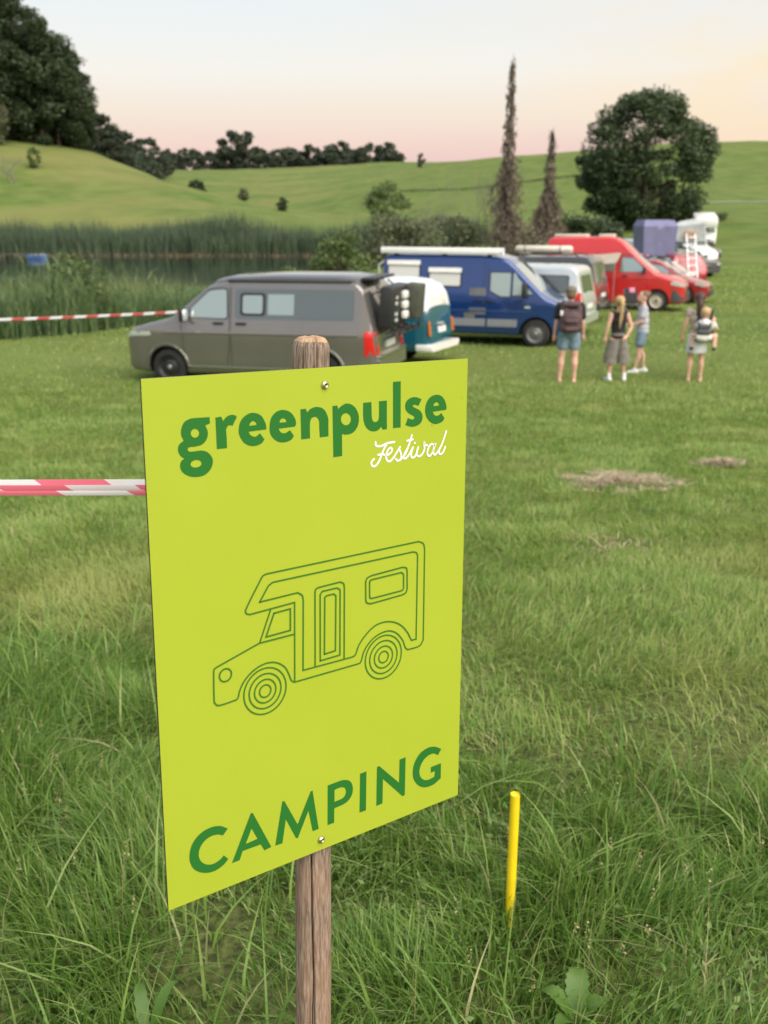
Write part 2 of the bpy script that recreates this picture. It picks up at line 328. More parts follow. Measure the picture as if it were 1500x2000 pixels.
for px, d, z in [(300, 212, 5.5), (350, 208, 4.5), (400, 198, 3.6), (450, 190, 2.8), (500, 178, 2.0), (400, 225, 4.0), (480, 210, 3.4), (250, 225, 8), (350, 250, 6)]:
    CTRL.append((lx(px, d, z), d, z))
for x, y, z in [(-60, 118, .4), (-30, 118, .4), (-10, 118, .3), (5, 112, .3), (0, 40, 0), (-20, 40, 0), (20, 40, .05), (0, 60, .05), (20, 60, .3), (24, 75, .45), (10, 75, .3),
                (40, 60, .6), (60, 40, .4), (-60, 40, 0), (-60, 80, 0), (0, 90, .8), (12, 90, .9), (28, 92, .9), (45, 90, 1.6), (-150, 60, 2), (-150, 0, 2), (100, 0, 1.5), (100, 60, 2),
                (0, -60, 1.5), (-100, -100, 3), (100, -100, 3), (0, -400, 6), (400, -400, 8), (-400, -400, 8), (700, 0, 12), (-700, 0, 12),
                (-190, 230, 22), (-130, 250, 18), (-80, 300, 14), (0, 900, 22), (400, 900, 22), (-400, 900, 22), (800, 600, 20), (-800, 600, 20), (0, 1800, 10), (1500, 1500, 10), (-1500, 1500, 10), (1800, 0, 10), (-1800, 0, 10), (0, -1800, 10), (0, 430, 26), (120, 430, 24), (220, 430, 24)]:
    CTRL.append((x, y, z))
CP = np.array(CTRL)
def _tps(r2): return np.where(r2 > 1e-9, r2 * np.log(np.maximum(r2, 1e-9)) * .5, 0.)
_n = len(CP)
_xy = CP[:, :2] / 100.0
_K = _tps(((_xy[:, None] - _xy[None]) ** 2).sum(-1)) + np.eye(_n) * .002
_P = np.hstack([np.ones((_n, 1)), _xy])
_A = np.block([[_K, _P], [_P.T, np.zeros((3, 3))]])
_W = np.linalg.solve(_A, np.concatenate([CP[:, 2], np.zeros(3)]))
POND_NEAR = np.array([(-60, 16), (-30, 20), (-13.5, 25.5), (-9.6, 29.5), (-7.0, 36), (-4.5, 47), (-2.5, 60), (-2, 80), (-4, 100), (-6, 112.5), (-30, 113), (-62, 112), (-80, 70), (-80, 30)], float)
def poly_sd(x, y, P):
    """signed distance to polygon, negative inside"""
    x = np.asarray(x, float); y = np.asarray(y, float)
    d = np.full(x.shape, 1e18); ins = np.zeros(x.shape, bool)
    for i in range(len(P)):
        ax, ay = P[i]; bx_, by_ = P[(i + 1) % len(P)]
        ex, ey = bx_ - ax, by_ - ay
        t = np.clip(((x - ax) * ex + (y - ay) * ey) / (ex * ex + ey * ey), 0, 1)
        d = np.minimum(d, (x - ax - t * ex) ** 2 + (y - ay - t * ey) ** 2)
        c = ((ay > y) != (by_ > y)) & (x < (bx_ - ax) * (y - ay) / (by_ - ay + 1e-12) + ax)
        ins ^= c
    d = np.sqrt(d)
    return np.where(ins, -d, d)
WATER_Z = -.6
def zt(x, y):
    x = np.atleast_1d(np.asarray(x, float)); y = np.atleast_1d(np.asarray(y, float))
    shp = x.shape; x = x.ravel(); y = y.ravel()
    q = np.stack([x, y], 1) / 100.0
    far = _tps(((q[:, None] - _xy[None]) ** 2).sum(-1)) @ _W[:_n] + _W[_n] + q @ _W[_n + 1:]
    t = np.clip(y / 17.0, 0, 1)
    near = 1.2 * (1 - t) ** 2 * (1 + 2 * t)
    near = near + (fbm(x * .45, y * .45, 5) - .5) * .10 * sstep(2, 6, np.hypot(x, y)) + (fbm(x * 2.2, y * 2.2, 9) - .5) * .05
    f = sstep(38, 62, np.hypot(x, y))
    f = np.where(y < 0, sstep(15, 60, np.hypot(x, y)), f)
    z = near * (1 - f) + far * f + (fbm(x * .05, y * .05, 3) - .5) * 1.2 * sstep(120, 240, np.hypot(x, y))
    sd = poly_sd(x, y, POND_NEAR)
    shore = 1 - sstep(-2.5, 3.0, sd)
    z = z * (1 - shore) + (-1.5) * shore
    return z.reshape(shp)
def z1(x, y): return float(zt([x], [y])[0])
az = np.concatenate([np.radians(np.arange(-180, -34, 6.0)), np.radians(np.arange(-34, 34, .3)), np.radians(np.arange(34, 180, 6.0))])
rr = np.concatenate([np.arange(.4, 12, .12), 12 * (1.022 ** np.arange(0, 245))])
rr = rr[rr < 2400]
AZ, RR = np.meshgrid(az, rr)
gx, gy = np.sin(AZ) * RR, np.cos(AZ) * RR
gz = np.concatenate([zt(gx[i:i + 8], gy[i:i + 8]) for i in range(0, len(rr), 8)])
nA, nR = len(az), len(rr)
V = np.stack([gx, gy, gz], -1).reshape(-1, 3)
V = np.vstack([V, [[0, 0, 1.2]]])
ii, jj = np.meshgrid(np.arange(nR - 1), np.arange(nA), indexing='ij')
a = ii * nA + jj; b = ii * nA + (jj + 1) % nA
quads = np.stack([a, b, b + nA, a + nA], -1).reshape(-1, 4)[:, ::-1]
tr = np.stack([np.arange(nA), (np.arange(nA) + 1) % nA, np.full(nA, nR * nA)], -1)
ground = np_mesh('ground', V, quads, tr, ground_mat(), smooth=180)
tag(ground, 'rolling green meadow with mown grass running down to the pond', 'meadow', kind='structure')

# pond
def offset_poly(P, d):
    out = []
    for i in range(len(P)):
        a_, b_, c_ = P[i - 1], P[i], P[(i + 1) % len(P)]
        n1 = np.array([(b_ - a_)[1], -(b_ - a_)[0]]); n2 = np.array([(c_ - b_)[1], -(c_ - b_)[0]])
        n_ = n1 / np.linalg.norm(n1) + n2 / np.linalg.norm(n2); out.append(b_ + d * n_ / np.linalg.norm(n_))
    return np.array(out)
bm = bmesh.new()
bm.faces.new([bm.verts.new((x, y, WATER_Z)) for x, y in offset_poly(POND_NEAR, 2.2)])
def water_mat():
    m = bpy.data.materials.new('pond water'); m.use_nodes = True
    n, l = m.node_tree.nodes, m.node_tree.links
    b = n['Principled BSDF']; b.inputs['Base Color'].default_value = (.012, .018, .012, 1); b.inputs['Roughness'].default_value = .06
    b.inputs['IOR'].default_value = 1.33; b.inputs['Specular IOR Level'].default_value = .6
    tc = n.new('ShaderNodeTexCoord'); no = n.new('ShaderNodeTexNoise'); no.inputs['Scale'].default_value = .8; no.inputs['Detail'].default_value = 3
    l.new(tc.outputs['Object'], no.inputs['Vector'])
    bp = n.new('ShaderNodeBump'); bp.inputs['Strength'].default_value = .04; bp.inputs['Distance'].default_value = .1
    l.new(no.outputs['Fac'], bp.inputs['Height']); l.new(bp.outputs[0], b.inputs['Normal'])
    return m
tag(from_bm('pond_water', bm, water_mat()), 'still dark pond reflecting the reeds and evening sky', 'pond', kind='structure')

# ------------------------------------------------------------------ camping sign in front
def smooth_path(pts, closed, n=7):
    """Catmull-Rom through the points; a point with a third value is a corner"""
    P = [np.array(p[:2], float) for p in pts]; C = [len(p) > 2 for p in pts]
    N = len(P); out = []
    segs = N if closed else N - 1
    for i in range(segs):
        p1, p2 = P[i], P[(i + 1) % N]
        c1, c2 = C[i], C[(i + 1) % N]
        if c1 and c2:
            out.append(p1); continue
        d = np.linalg.norm(p2 - p1)
        def tan(k):
            a_, b_ = P[(k - 1) % N], P[(k + 1) % N]
            if not closed and k == 0: return p2 - p1
            if not closed and k == N - 1: return p2 - p1
            t_ = b_ - a_
            return t_ / (np.linalg.norm(t_) + 1e-9) * d
        t1 = (p2 - p1) if c1 else tan(i)
        t2 = (p2 - p1) if c2 else tan((i + 1) % N)
        for k in range(n):
            t = k / n
            h00 = 2 * t ** 3 - 3 * t ** 2 + 1; h10 = t ** 3 - 2 * t ** 2 + t; h01 = -2 * t ** 3 + 3 * t ** 2; h11 = t ** 3 - t ** 2
            out.append(h00 * p1 + h10 * t1 + h01 * p2 + h11 * t2)
    if not closed: out.append(P[-1])
    return out
def filled(name, contours, m, parent, z):
    """flat printed shape from closed outlines (inner ones are holes), in millimetres"""
    cu = bpy.data.curves.new(name, 'CURVE'); cu.dimensions = '2D'; cu.fill_mode = 'FRONT'
    for c in contours:
        pts = smooth_path(c, True)
        sp = cu.splines.new('POLY'); sp.points.add(len(pts) - 1); sp.use_cyclic_u = True
        for q, p in zip(sp.points, pts): q.co = (p[0] / 1000, p[1] / 1000, 0, 1)
    tmp = bpy.data.objects.new(name + '_outline', cu); col.objects.link(tmp)
    dg = bpy.context.evaluated_depsgraph_get()
    me = bpy.data.meshes.new_from_object(tmp.evaluated_get(dg))
    bpy.data.objects.remove(tmp); bpy.data.curves.remove(cu)
    for v in me.vertices: v.co.z = z
    me.name = name
    me.materials.clear()
    return link(name, me, m, parent)
def stroke(name, pts, w, m, parent, z, closed=False, raw=False):
    """flat printed line of one width with round joints"""
    P = [np.array(p[:2]) for p in pts] if raw else smooth_path(pts, False, 6)
    P = [p for i, p in enumerate(P) if i == 0 or np.linalg.norm(p - P[i - 1]) > .05]
    n = len(P); bm = bmesh.new(); L = []; Rr = []
    for i in range(n):
        a_ = P[i - 1] if (i > 0 or closed) else P[i]; b_ = P[(i + 1) % n] if (i < n - 1 or closed) else P[i]
        d1 = P[i] - a_; d2 = b_ - P[i]
        d1 = d1 / (np.linalg.norm(d1) + 1e-9); d2 = d2 / (np.linalg.norm(d2) + 1e-9)
        t = d1 + d2; t = t / (np.linalg.norm(t) + 1e-9)
        nn = np.array([-t[1], t[0]])
        k = w / 2 / max(.5, abs(nn @ np.array([-d2[1], d2[0]]) if np.linalg.norm(d2) > .5 else 1.0))
        L.append(bm.verts.new((*(P[i] + nn * k) / 1000, z))); Rr.append(bm.verts.new((*(P[i] - nn * k) / 1000, z)))
    for i in range(n if closed else n - 1):
        j = (i + 1) % n
        bm.faces.new((Rr[i], Rr[j], L[j], L[i]))
    if not closed:
        for e, sgn in ((0, -1), (n - 1, 1)):
            d = (P[1] - P[0]) if e == 0 else (P[-1] - P[-2])
            d = d / (np.linalg.norm(d) + 1e-9) * sgn
            a0 = math.atan2(d[1], d[0]); fan = [L[e]] if sgn > 0 else [Rr[e]]
            arc = [bm.verts.new((P[e][0] / 1000 + w / 2000 * math.cos(a0 + s), P[e][1] / 1000 + w / 2000 * math.sin(a0 + s), z)) for s in np.linspace(1.2, -1.2, 6)]
            bm.faces.new([L[e]] + arc + [Rr[e]] if sgn > 0 else [Rr[e]] + arc + [L[e]])
    bmesh.ops.recalc_face_normals(bm, faces=bm.faces)
    for f in bm.faces:
        if f.normal.z < 0: f.normal_flip()
    return from_bm(name, bm, m, parent)

def sign_mat():
    m = bpy.data.materials.new('lime print'); m.use_nodes = True
    n, l = m.node_tree.nodes, m.node_tree.links
    b = n['Principled BSDF']; b.inputs['Roughness'].default_value = .42; b.inputs['Specular IOR Level'].default_value = .35
    tc = n.new('ShaderNodeTexCoord')
    no = n.new('ShaderNodeTexNoise'); no.inputs['Scale'].default_value = 300; no.inputs['Detail'].default_value = 4
    l.new(tc.outputs['Object'], no.inputs['Vector'])
    rp = n.new('ShaderNodeValToRGB'); e = rp.color_ramp.elements
    e[0].position = .35; e[0].color = (.322, .402, .028, 1); e[1].position = .65; e[1].color = (.345, .422, .032, 1)
    n3 = n.new('ShaderNodeTexNoise'); n3.inputs['Scale'].default_value = 5; n3.inputs['Detail'].default_value = 6; l.new(tc.outputs['Object'], n3.inputs['Vector'])
    av = n.new('ShaderNodeMix'); av.inputs['Factor'].default_value = .55; l.new(no.outputs['Fac'], av.inputs[2]); l.new(n3.outputs['Fac'], av.inputs[3])
    l.new(av.outputs[0], rp.inputs[0])
    rr_ = n.new('ShaderNodeMapRange'); rr_.inputs['To Min'].default_value = .32; rr_.inputs['To Max'].default_value = .55; l.new(n3.outputs['Fac'], rr_.inputs[0]); l.new(rr_.outputs[0], b.inputs['Roughness'])
    # a few specks of dirt
    vo = n.new('ShaderNodeTexVoronoi'); vo.inputs['Scale'].default_value = 26; vo.inputs['Randomness'].default_value = 1
    l.new(tc.outputs['Object'], vo.inputs['Vector'])
    lt = n.new('ShaderNodeMath'); lt.operation = 'LESS_THAN'; lt.inputs[1].default_value = .028
    l.new(vo.outputs['Distance'], lt.inputs[0])
    n2 = n.new('ShaderNodeTexNoise'); n2.inputs['Scale'].default_value = 9; l.new(tc.outputs['Object'], n2.inputs['Vector'])
    gt = n.new('ShaderNodeMath'); gt.operation = 'GREATER_THAN'; gt.inputs[1].default_value = .60
    l.new(n2.outputs['Fac'], gt.inputs[0])
    mu = n.new('ShaderNodeMath'); mu.operation = 'MULTIPLY'; l.new(lt.outputs[0], mu.inputs[0]); l.new(gt.outputs[0], mu.inputs[1])
    mx = n.new('ShaderNodeMix'); mx.data_type = 'RGBA'; l.new(mu.outputs[0], mx.inputs['Factor']); l.new(rp.outputs[0], mx.inputs[6]); mx.inputs[7].default_value = (.12, .11, .02, 1)
    l.new(mx.outputs[2], b.inputs['Base Color'])
    return m
M_lime = sign_mat()
M_print = mat('green print', (.020, .140, .022), .45, spec=.22)
M_print2 = mat('leaf green print', (.045, .150, .018), .42, spec=.35)
M_whiteprint = mat('white print', (.72, .74, .74), .42, spec=.35)
M_edge = mat('board edge', (.03, .03, .03), .5)
SU = Vector((.40409, .30537, -.01589)).normalized()
SV = Vector((.0039, .03394, .69917)).normalized()
SN = SU.cross(SV).normalized()
SV = SN.cross(SU).normalized()
S_TL = Vector((-.28186, 1.16026, 2.67610))
SW, SH = .5065, .700
S_BL = S_TL - SV * SH
S_M = Matrix(((SU.x, SV.x, SN.x, S_BL.x), (SU.y, SV.y, SN.y, S_BL.y), (SU.z, SV.z, SN.z, S_BL.z), (0, 0, 0, 1)))
KX = SW / .5
def sp(u, v, n_=0.): return S_BL + SU * (u * KX) + SV * v + SN * n_
post_top, post_low = sp(.2530, .737, -.031), sp(.2440, -.03, -.031)
pd = (post_top - post_low).normalized()
base_t = (z1(post_low.x, post_low.y) - .12 - post_low.z) / pd.z
post_base = post_low + pd * base_t
sign = empty('camping_sign', (post_base.x, post_base.y, post_base.z + .12), 0, 'lime green camping sign board screwed to a weathered round wooden post', 'sign')
inv = Matrix.Translation(-sign.location)

def wood_mat():
    m = bpy.data.materials.new('weathered post wood'); m.use_nodes = True
    n, l = m.node_tree.nodes, m.node_tree.links
    b = n['Principled BSDF']; b.inputs['Roughness'].default_value = .85; b.inputs['Specular IOR Level'].default_value = .15
    tc = n.new('ShaderNodeTexCoord'); mp = n.new('ShaderNodeMapping'); mp.inputs['Scale'].default_value = (110, 110, 10)
    l.new(tc.outputs['Object'], mp.inputs[0])
    no = n.new('ShaderNodeTexNoise'); no.inputs['Scale'].default_value = 3.0; no.inputs['Detail'].default_value = 9; no.inputs['Roughness'].default_value = .62
    l.new(mp.outputs[0], no.inputs['Vector'])
    rp = n.new('ShaderNodeValToRGB'); e = rp.color_ramp.elements
    e[0].position = .30; e[0].color = (.060, .043, .033, 1); e[1].position = .72; e[1].color = (.42, .345, .29, 1)
    k = e.new(.5); k.color = (.235, .175, .135, 1)
    l.new(no.outputs['Fac'], rp.inputs[0])
    n2 = n.new('ShaderNodeTexNoise'); n2.inputs['Scale'].default_value = 7; n2.inputs['Detail'].default_value = 3; l.new(tc.outputs['Object'], n2.inputs['Vector'])
    mx = n.new('ShaderNodeMix'); mx.data_type = 'RGBA'; mr = n.new('ShaderNodeMapRange'); mr.inputs['From Min'].default_value = .42; mr.inputs['From Max'].default_value = .66; mr.inputs['To Max'].default_value = .6
    l.new(n2.outputs['Fac'], mr.inputs[0]); l.new(mr.outputs[0], mx.inputs['Factor']); l.new(rp.outputs[0], mx.inputs[6]); mx.inputs[7].default_value = (.33, .20, .125, 1)
    l.new(mx.outputs[2], b.inputs['Base Color'])
    bp = n.new('ShaderNodeBump'); bp.inputs['Strength'].default_value = .55; bp.inputs['Distance'].default_value = .003
    l.new(no.outputs['Fac'], bp.inputs['Height']); l.new(bp.outputs[0], b.inputs['Normal'])
    return m
M_wood = wood_mat()
M_cut = mat('sawn wood end', (.52, .36, .23), .85, c2=(.33, .20, .12), vscale=45, bump=.5, bscale=200)
def make_post():
    L_ = (post_top - post_base).length
    nA_, nZ = 168, 150
    zs = np.linspace(0, L_ - .012, nZ); ang = np.arange(nA_) / nA_ * 2 * np.pi
    A_, Z_ = np.meshgrid(ang, zs)
    r = .0272 - .0022 * (Z_ / L_)
    r = r + (fbm(np.cos(A_) * 2.2 + 9, Z_ * 6 + np.sin(A_) * 2.2, 21) - .5) * .005
    r = r + (fbm(A_ * 9, Z_ * 2.0, 33) - .5) * .0016
    # drying cracks: narrow grooves wandering along the grain (angle, z from, z to, half width, depth)
    zl = base_t * -1
    cracks = [(R(-90), .05, zl + .06, .030, .018), (R(-84), zl - .42, zl + .03, .03, .010), (R(-75), L_ - .12, L_, .024, .010), (R(-108), L_ - .07, L_, .02, .008), (R(-50), L_ - .16, L_, .014, .006), (R(-125), zl - .9, zl - .2, .014, .005), (R(-60), .2, zl - .3, .012, .005)]
    for ca, za, zb, hw, dp in cracks:
        c0 = ca + (fbm(Z_ * 5 + ca * 7, Z_ * 0, 44) - .5) * .42 + (fbm(Z_ * 28 + ca * 3, Z_ * 0, 45) - .5) * .06
        d = np.abs((A_ - c0 + np.pi) % (2 * np.pi) - np.pi)
        fade = sstep(za - .04, za + .05, Z_) * (1 - sstep(zb - .02, zb + .03, Z_))
        r = r - dp * np.clip(1 - d / (hw * (.5 + fade * .8)), 0, 1) * fade
    # knot
    d = np.hypot((A_ - (R(268))) * .027, Z_ - (zl - .075)); r = r + .0030 * np.exp(-(d / .008) ** 2)
    V = np.stack([np.cos(A_) * r, np.sin(A_) * r, Z_], -1)
    top = V[-1].copy(); c_top = []
    rings = [V.reshape(-1, 3)]
    for k, (s, dz) in enumerate([(.90, .007), (.74, .012), (.45, .0135), (.2, .013)]):
        q = top.copy(); q[:, :2] *= s; q[:, 2] += dz + (fbm(q[:, 0] * 160, q[:, 1] * 160, 8) - .5) * .004
        rings.append(q)
    V = np.vstack(rings + [np.array([[0, 0, L_ + .0]])])
    nR_ = nZ + 4
    ii, jj = np.meshgrid(np.arange(nR_ - 1), np.arange(nA_), indexing='ij')
    a = ii * nA_ + jj; b = ii * nA_ + (jj + 1) % nA_
    q = np.stack([a, b, b + nA_, a + nA_], -1).reshape(-1, 4)
    t = np.stack([(nR_ - 1) * nA_ + np.arange(nA_), (nR_ - 1) * nA_ + (np.arange(nA_) + 1) % nA_, np.full(nA_, nR_ * nA_)], -1)
    rot = pd.to_track_quat('Z', 'Y').to_matrix()
    # keep the angle zero along +X
    o = np_mesh('post', V, q, t, [M_wood, M_cut], sign, smooth=180)
    mi = np.zeros(len(o.data.polygons), np.int32)
    mi[(nZ - 1) * nA_ + nA_:] = 1
    mi[len(q):] = 1
    o.data.polygons.foreach_set('material_index', mi)
    xax = Vector((1, 0, 0)); yax = pd.cross(xax).normalized(); xax = yax.cross(pd).normalized()
    o.matrix_local = inv @ Matrix(((xax.x, yax.x, pd.x, post_base.x), (xax.y, yax.y, pd.y, post_base.y), (xax.z, yax.z, pd.z, post_base.z), (0, 0, 0, 1)))
    o['label'] = 'grey brown weathered round post with drying cracks'
make_post()
# board: 3 mm composite sheet, dark core at the edges
bm = bmesh.new()
def rect_verts(z): return [bm.verts.new(c) for c in ((0, 0, z), (SW, 0, z), (SW, SH, z), (0, SH, z))]
f0, f1 = rect_verts(0), rect_verts(-.0032)
bm.faces.new(f0); bm.faces.new(f1[::-1])
for i in range(4):
    bm.faces.new((f0[i], f1[i], f1[(i + 1) % 4], f0[(i + 1) % 4])).material_index = 1
panel = from_bm('panel', bm, [M_lime, M_edge], sign)
panel.matrix_local = inv @ S_M
panel['label'] = 'lime green printed board with white corner wear'
PK = KX
def kx(c): return [(p[0] * PK,) + tuple(p[1:]) for p in c]
for L_ in LETTERS:
    filled('letter', [kx(c) for c in L_], M_print, panel, .0004)
for k, c in enumerate(SCRIPT):
    o = stroke('script_lettering', kx(c), 3.0, M_whiteprint, panel, .0004 + .00003 * k)
    o['label'] = 'white handwritten style word Festival'
for k, c in enumerate(ICON):
    stroke('camper_drawing_line', kx(c), 2.5, M_print2, panel, .0004 + .00003 * k)
for k, (cx_, cy_, r_) in enumerate(ICON_CIRCLES):
    stroke('camper_drawing_circle', [(cx_ * PK + r_ * math.cos(t), cy_ + r_ * math.sin(t)) for t in np.linspace(0, 2 * np.pi, 48, endpoint=False)], 2.5, M_print2, panel, .0004, closed=True, raw=True)
M_zinc = mat('zinc screw', (.55, .50, .36), .35, metal=1, var=.4, vscale=400)
for u, v in SCREWS:
    bm = bmesh.new()
    n_ = 20; prof = [(0, .0032), (.0030, .0030), (.0048, .0019), (.0056, .0006), (.0056, -.0002)]
    rings = []
    for r_, z_ in prof[1:]: rings.append([bm.verts.new((r_ * math.cos(2 * math.pi * k / n_), r_ * math.sin(2 * math.pi * k / n_), z_)) for k in range(n_)])
    inner = [bm.verts.new(((.0022 if k % 3 else .0008) * math.cos(2 * math.pi * k / n_), (.0022 if k % 3 else .0008) * math.sin(2 * math.pi * k / n_), .0024)) for k in range(n_)]
    well = [bm.verts.new(((.0016 if k % 3 else .0006) * math.cos(2 * math.pi * k / n_), (.0016 if k % 3 else .0006) * math.sin(2 * math.pi * k / n_), .0004)) for k in range(n_)]
    rs = [well, inner] + rings
    for a_, b_ in zip(rs, rs[1:]):
        for k in range(n_): bm.faces.new((a_[k], b_[k], b_[(k + 1) % n_], a_[(k + 1) % n_]))
    bm.faces.new(well)
    bmesh.ops.recalc_face_normals(bm, faces=bm.faces)
    s_ = from_bm('screw', bm, M_zinc, sign, smooth=40)
    s_.matrix_local = inv @ S_M @ Matrix.Translation((u / 1000 * PK, v / 1000, .0012))

# ------------------------------------------------------------------ barrier tapes
def tape_mat(name, pitch, slope):
    m = bpy.data.materials.new(name); m.use_nodes = True
    n, l = m.node_tree.nodes, m.node_tree.links
    b = n['Principled BSDF']; b.inputs['Roughness'].default_value = .38
    uv = n.new('ShaderNodeTexCoord'); sp_ = n.new('ShaderNodeSeparateXYZ'); l.new(uv.outputs['UV'], sp_.inputs[0])
    ma = n.new('ShaderNodeMath'); ma.operation = 'MULTIPLY_ADD'; ma.inputs[1].default_value = slope; l.new(sp_.outputs['Y'], ma.inputs[0]); l.new(sp_.outputs['X'], ma.inputs[2])
    dv = n.new('ShaderNodeMath'); dv.operation = 'DIVIDE'; dv.inputs[1].default_value = pitch; l.new(ma.outputs[0], dv.inputs[0])
    fr = n.new('ShaderNodeMath'); fr.operation = 'FRACT'; l.new(dv.outputs[0], fr.inputs[0])
    lt = n.new('ShaderNodeMath'); lt.operation = 'LESS_THAN'; lt.inputs[1].default_value = .5; l.new(fr.outputs[0], lt.inputs[0])
    mx = n.new('ShaderNodeMix'); mx.data_type = 'RGBA'; l.new(lt.outputs[0], mx.inputs['Factor'])
    mx.inputs[6].default_value = (.80, .80, .84, 1); mx.inputs[7].default_value = (.82, .19, .27, 1) if pitch < .3 else (.55, .05, .07, 1)
    l.new(mx.outputs[2], b.inputs['Base Color'])
    t = n.new('ShaderNodeBsdfTranslucent'); l.new(mx.outputs[2], t.inputs[0])
    ms = n.new('ShaderNodeMixShader'); ms.inputs[0].default_value = .25
    l.new(b.outputs[0], ms.inputs[1]); l.new(t.outputs[0], ms.inputs[2]); l.new(ms.outputs[0], n['Material Output'].inputs[0])
    return m
def ribbon(name, path, prof, m, parent=None, u0=0., seed=1):
    """prof: list of (offset up, offset towards viewer, v) across the tape; path: 3D points"""
    N = len(path); V = []; UV = []; u = u0
    for i, p in enumerate(path):
        if i: u += (Vector(p) - Vector(path[i - 1])).length
        for k, (dz, dy, v) in enumerate(prof):
            wob = (float(fbm([u * 3.0 + k], [k * 1.7], seed)[0]) - .5)
            V.append((p[0], p[1] - dy + wob * .0006, p[2] + dz + wob * .0012)); UV.append((u, v))
    K = len(prof); F = []
    for i in range(N - 1):
        for k in range(K - 1):
            F.append((i * K + k, (i + 1) * K + k, (i + 1) * K + k + 1, i * K + k + 1))
    o = np_mesh(name, np.array(V), np.array(F), None, m, parent, smooth=30)
    uvl = o.data.uv_layers.new(name='UVMap')
    for lp in o.data.loops: uvl.data[lp.index].uv = UV[lp.vertex_index]
    return o
# near tape, folded lengthwise into a narrow band and tied round the post behind the board
tp = [(-.03 - 3.2 * t, 1.395 + .10 * t, 2.4865 - .012 * math.sin(t * math.pi) - .0 * t) for t in np.linspace(0, 1, 60)]
M_tape = tape_mat('warning tape', .205, 1.1)
tape = empty('barrier_tape', tp[0], 0, 'red and white barrier tape folded narrow and tied to the sign post', 'tape')
tinv = -Vector(tp[0])
def rel(path): return [tuple(Vector(p) + tinv) for p in path]
H_ = .0116
ribbon('tape_fold', rel(tp), [(H_, 0, .0), (H_ * .3, .0012, .010), (H_ * .22, .0004, .012)], M_tape, tape, .035, 2)
ribbon('tape_fold', rel(tp), [(H_ * .36, .0030, .020), (-H_ * .2, .0036, .028), (-H_ * .45, .0024, .034)], M_tape, tape, .16, 3)
ribbon('tape_fold', rel(tp), [(-H_ * .38, .0040, .036), (-H_ * .7, .0048, .042), (-H_, .0036, .048)], M_tape, tape, .13, 4)
ribbon('tape_fold', rel(tp), [(H_ * .9, -.002, .0), (-H_ * .9, -.002, .02)], M_tape, tape, .06, 5)
bm = bmesh.new()
for s in (-.5, .5):
    pass
nk = 24; rg = []
for k in range(nk):
    a_ = 2 * math.pi * k / nk
    c_ = sp(.2495, (2.4865 - S_BL.z) / SV.z, -.031)
    rg.append([bm.verts.new((c_.x + .0285 * math.cos(a_) + tinv.x, c_.y + .0285 * math.sin(a_) + tinv.y, 2.4865 + dz + .002 * math.sin(3 * a_) + tinv.z)) for dz in (-.012, .012)])
for k in range(nk): bm.faces.new((rg[k][0], rg[(k + 1) % nk][0], rg[(k + 1) % nk][1], rg[k][1]))
from_bm('tape_loop', bm, mat('tape white', (.78, .78, .80), .4), tape, smooth=60)
# far tape along the reeds
ft = []
for t in np.linspace(0, 1, 50):
    x = -13.0 + 11.0 * t; y = 21.8 + 8.2 * t
    ft.append((x, y, .74 - .16 * t - .10 * math.sin(math.pi * min(1, t * 1.0))))
M_tape2 = tape_mat('far warning tape', .62, .9)
o = ribbon('barrier_tape', ft, [(.030, 0, 0), (0, .012, .04), (-.030, 0, .08)], M_tape2, None, 0, 7)
tag(o, 'red and white barrier tape stretched in front of the reeds', 'tape')

# yellow marker pole
px_, py_ = .310, 2.13
pz = z1(px_, py_)
pole = empty('marker_pole', (px_, py_, pz), 0, 'thin bright yellow marker pole stuck in the long grass', 'pole')
def tube_bm(bm, pts, radii, n=10, cap=True):
    """tapered tube along points"""
    pts = [Vector(p) for p in pts]; rings = []
    up = None
    for i, p in enumerate(pts):
        d = (pts[min(i + 1, len(pts) - 1)] - pts[max(i - 1, 0)])
        if d.length < 1e-9: d = Vector((0, 0, 1))
        d.normalize()
        if up is None:
            up = Vector((0, 0, 1)) if abs(d.z) < .9 else Vector((1, 0, 0))
        x = d.cross(up).normalized(); up = x.cross(d).normalized()
        rings.append([bm.verts.new(p + (x * math.cos(2 * math.pi * k / n) + up * math.sin(2 * math.pi * k / n)) * radii[i]) for k in range(n)])
    for a_, b_ in zip(rings, rings[1:]):
        for k in range(n): bm.faces.new((a_[k], a_[(k + 1) % n], b_[(k + 1) % n], b_[k]))
    if cap:
        bm.faces.new(rings[0][::-1]); bm.faces.new(rings[-1])
    return rings
M_yellow = mat('yellow pipe', (.82, .60, .012), .38, var=.06, vscale=30)
top_ = Vector((.005, -.003, .383)); pts = [Vector((0, 0, -.08)), Vector((.004, -.003, .08)), top_]
bm = bmesh.new(); rs = tube_bm(bm, pts, [.0118] * 3, 18, False)
rs2 = tube_bm(bm, [top_, top_ - Vector((.0006, -.0004, .02))], [.0118, .0098], 18, False)
from_bm('pipe', bm, M_yellow, pole, smooth=50)
bm = bmesh.new(); tube_bm(bm, [top_ - Vector((0, 0, .004)), top_ - Vector((0, 0, .03))], [.0100, .0096], 18, True)
from_bm('pipe_end', bm, mat('yellow pipe inside', (.75, .62, .05), .6), pole)

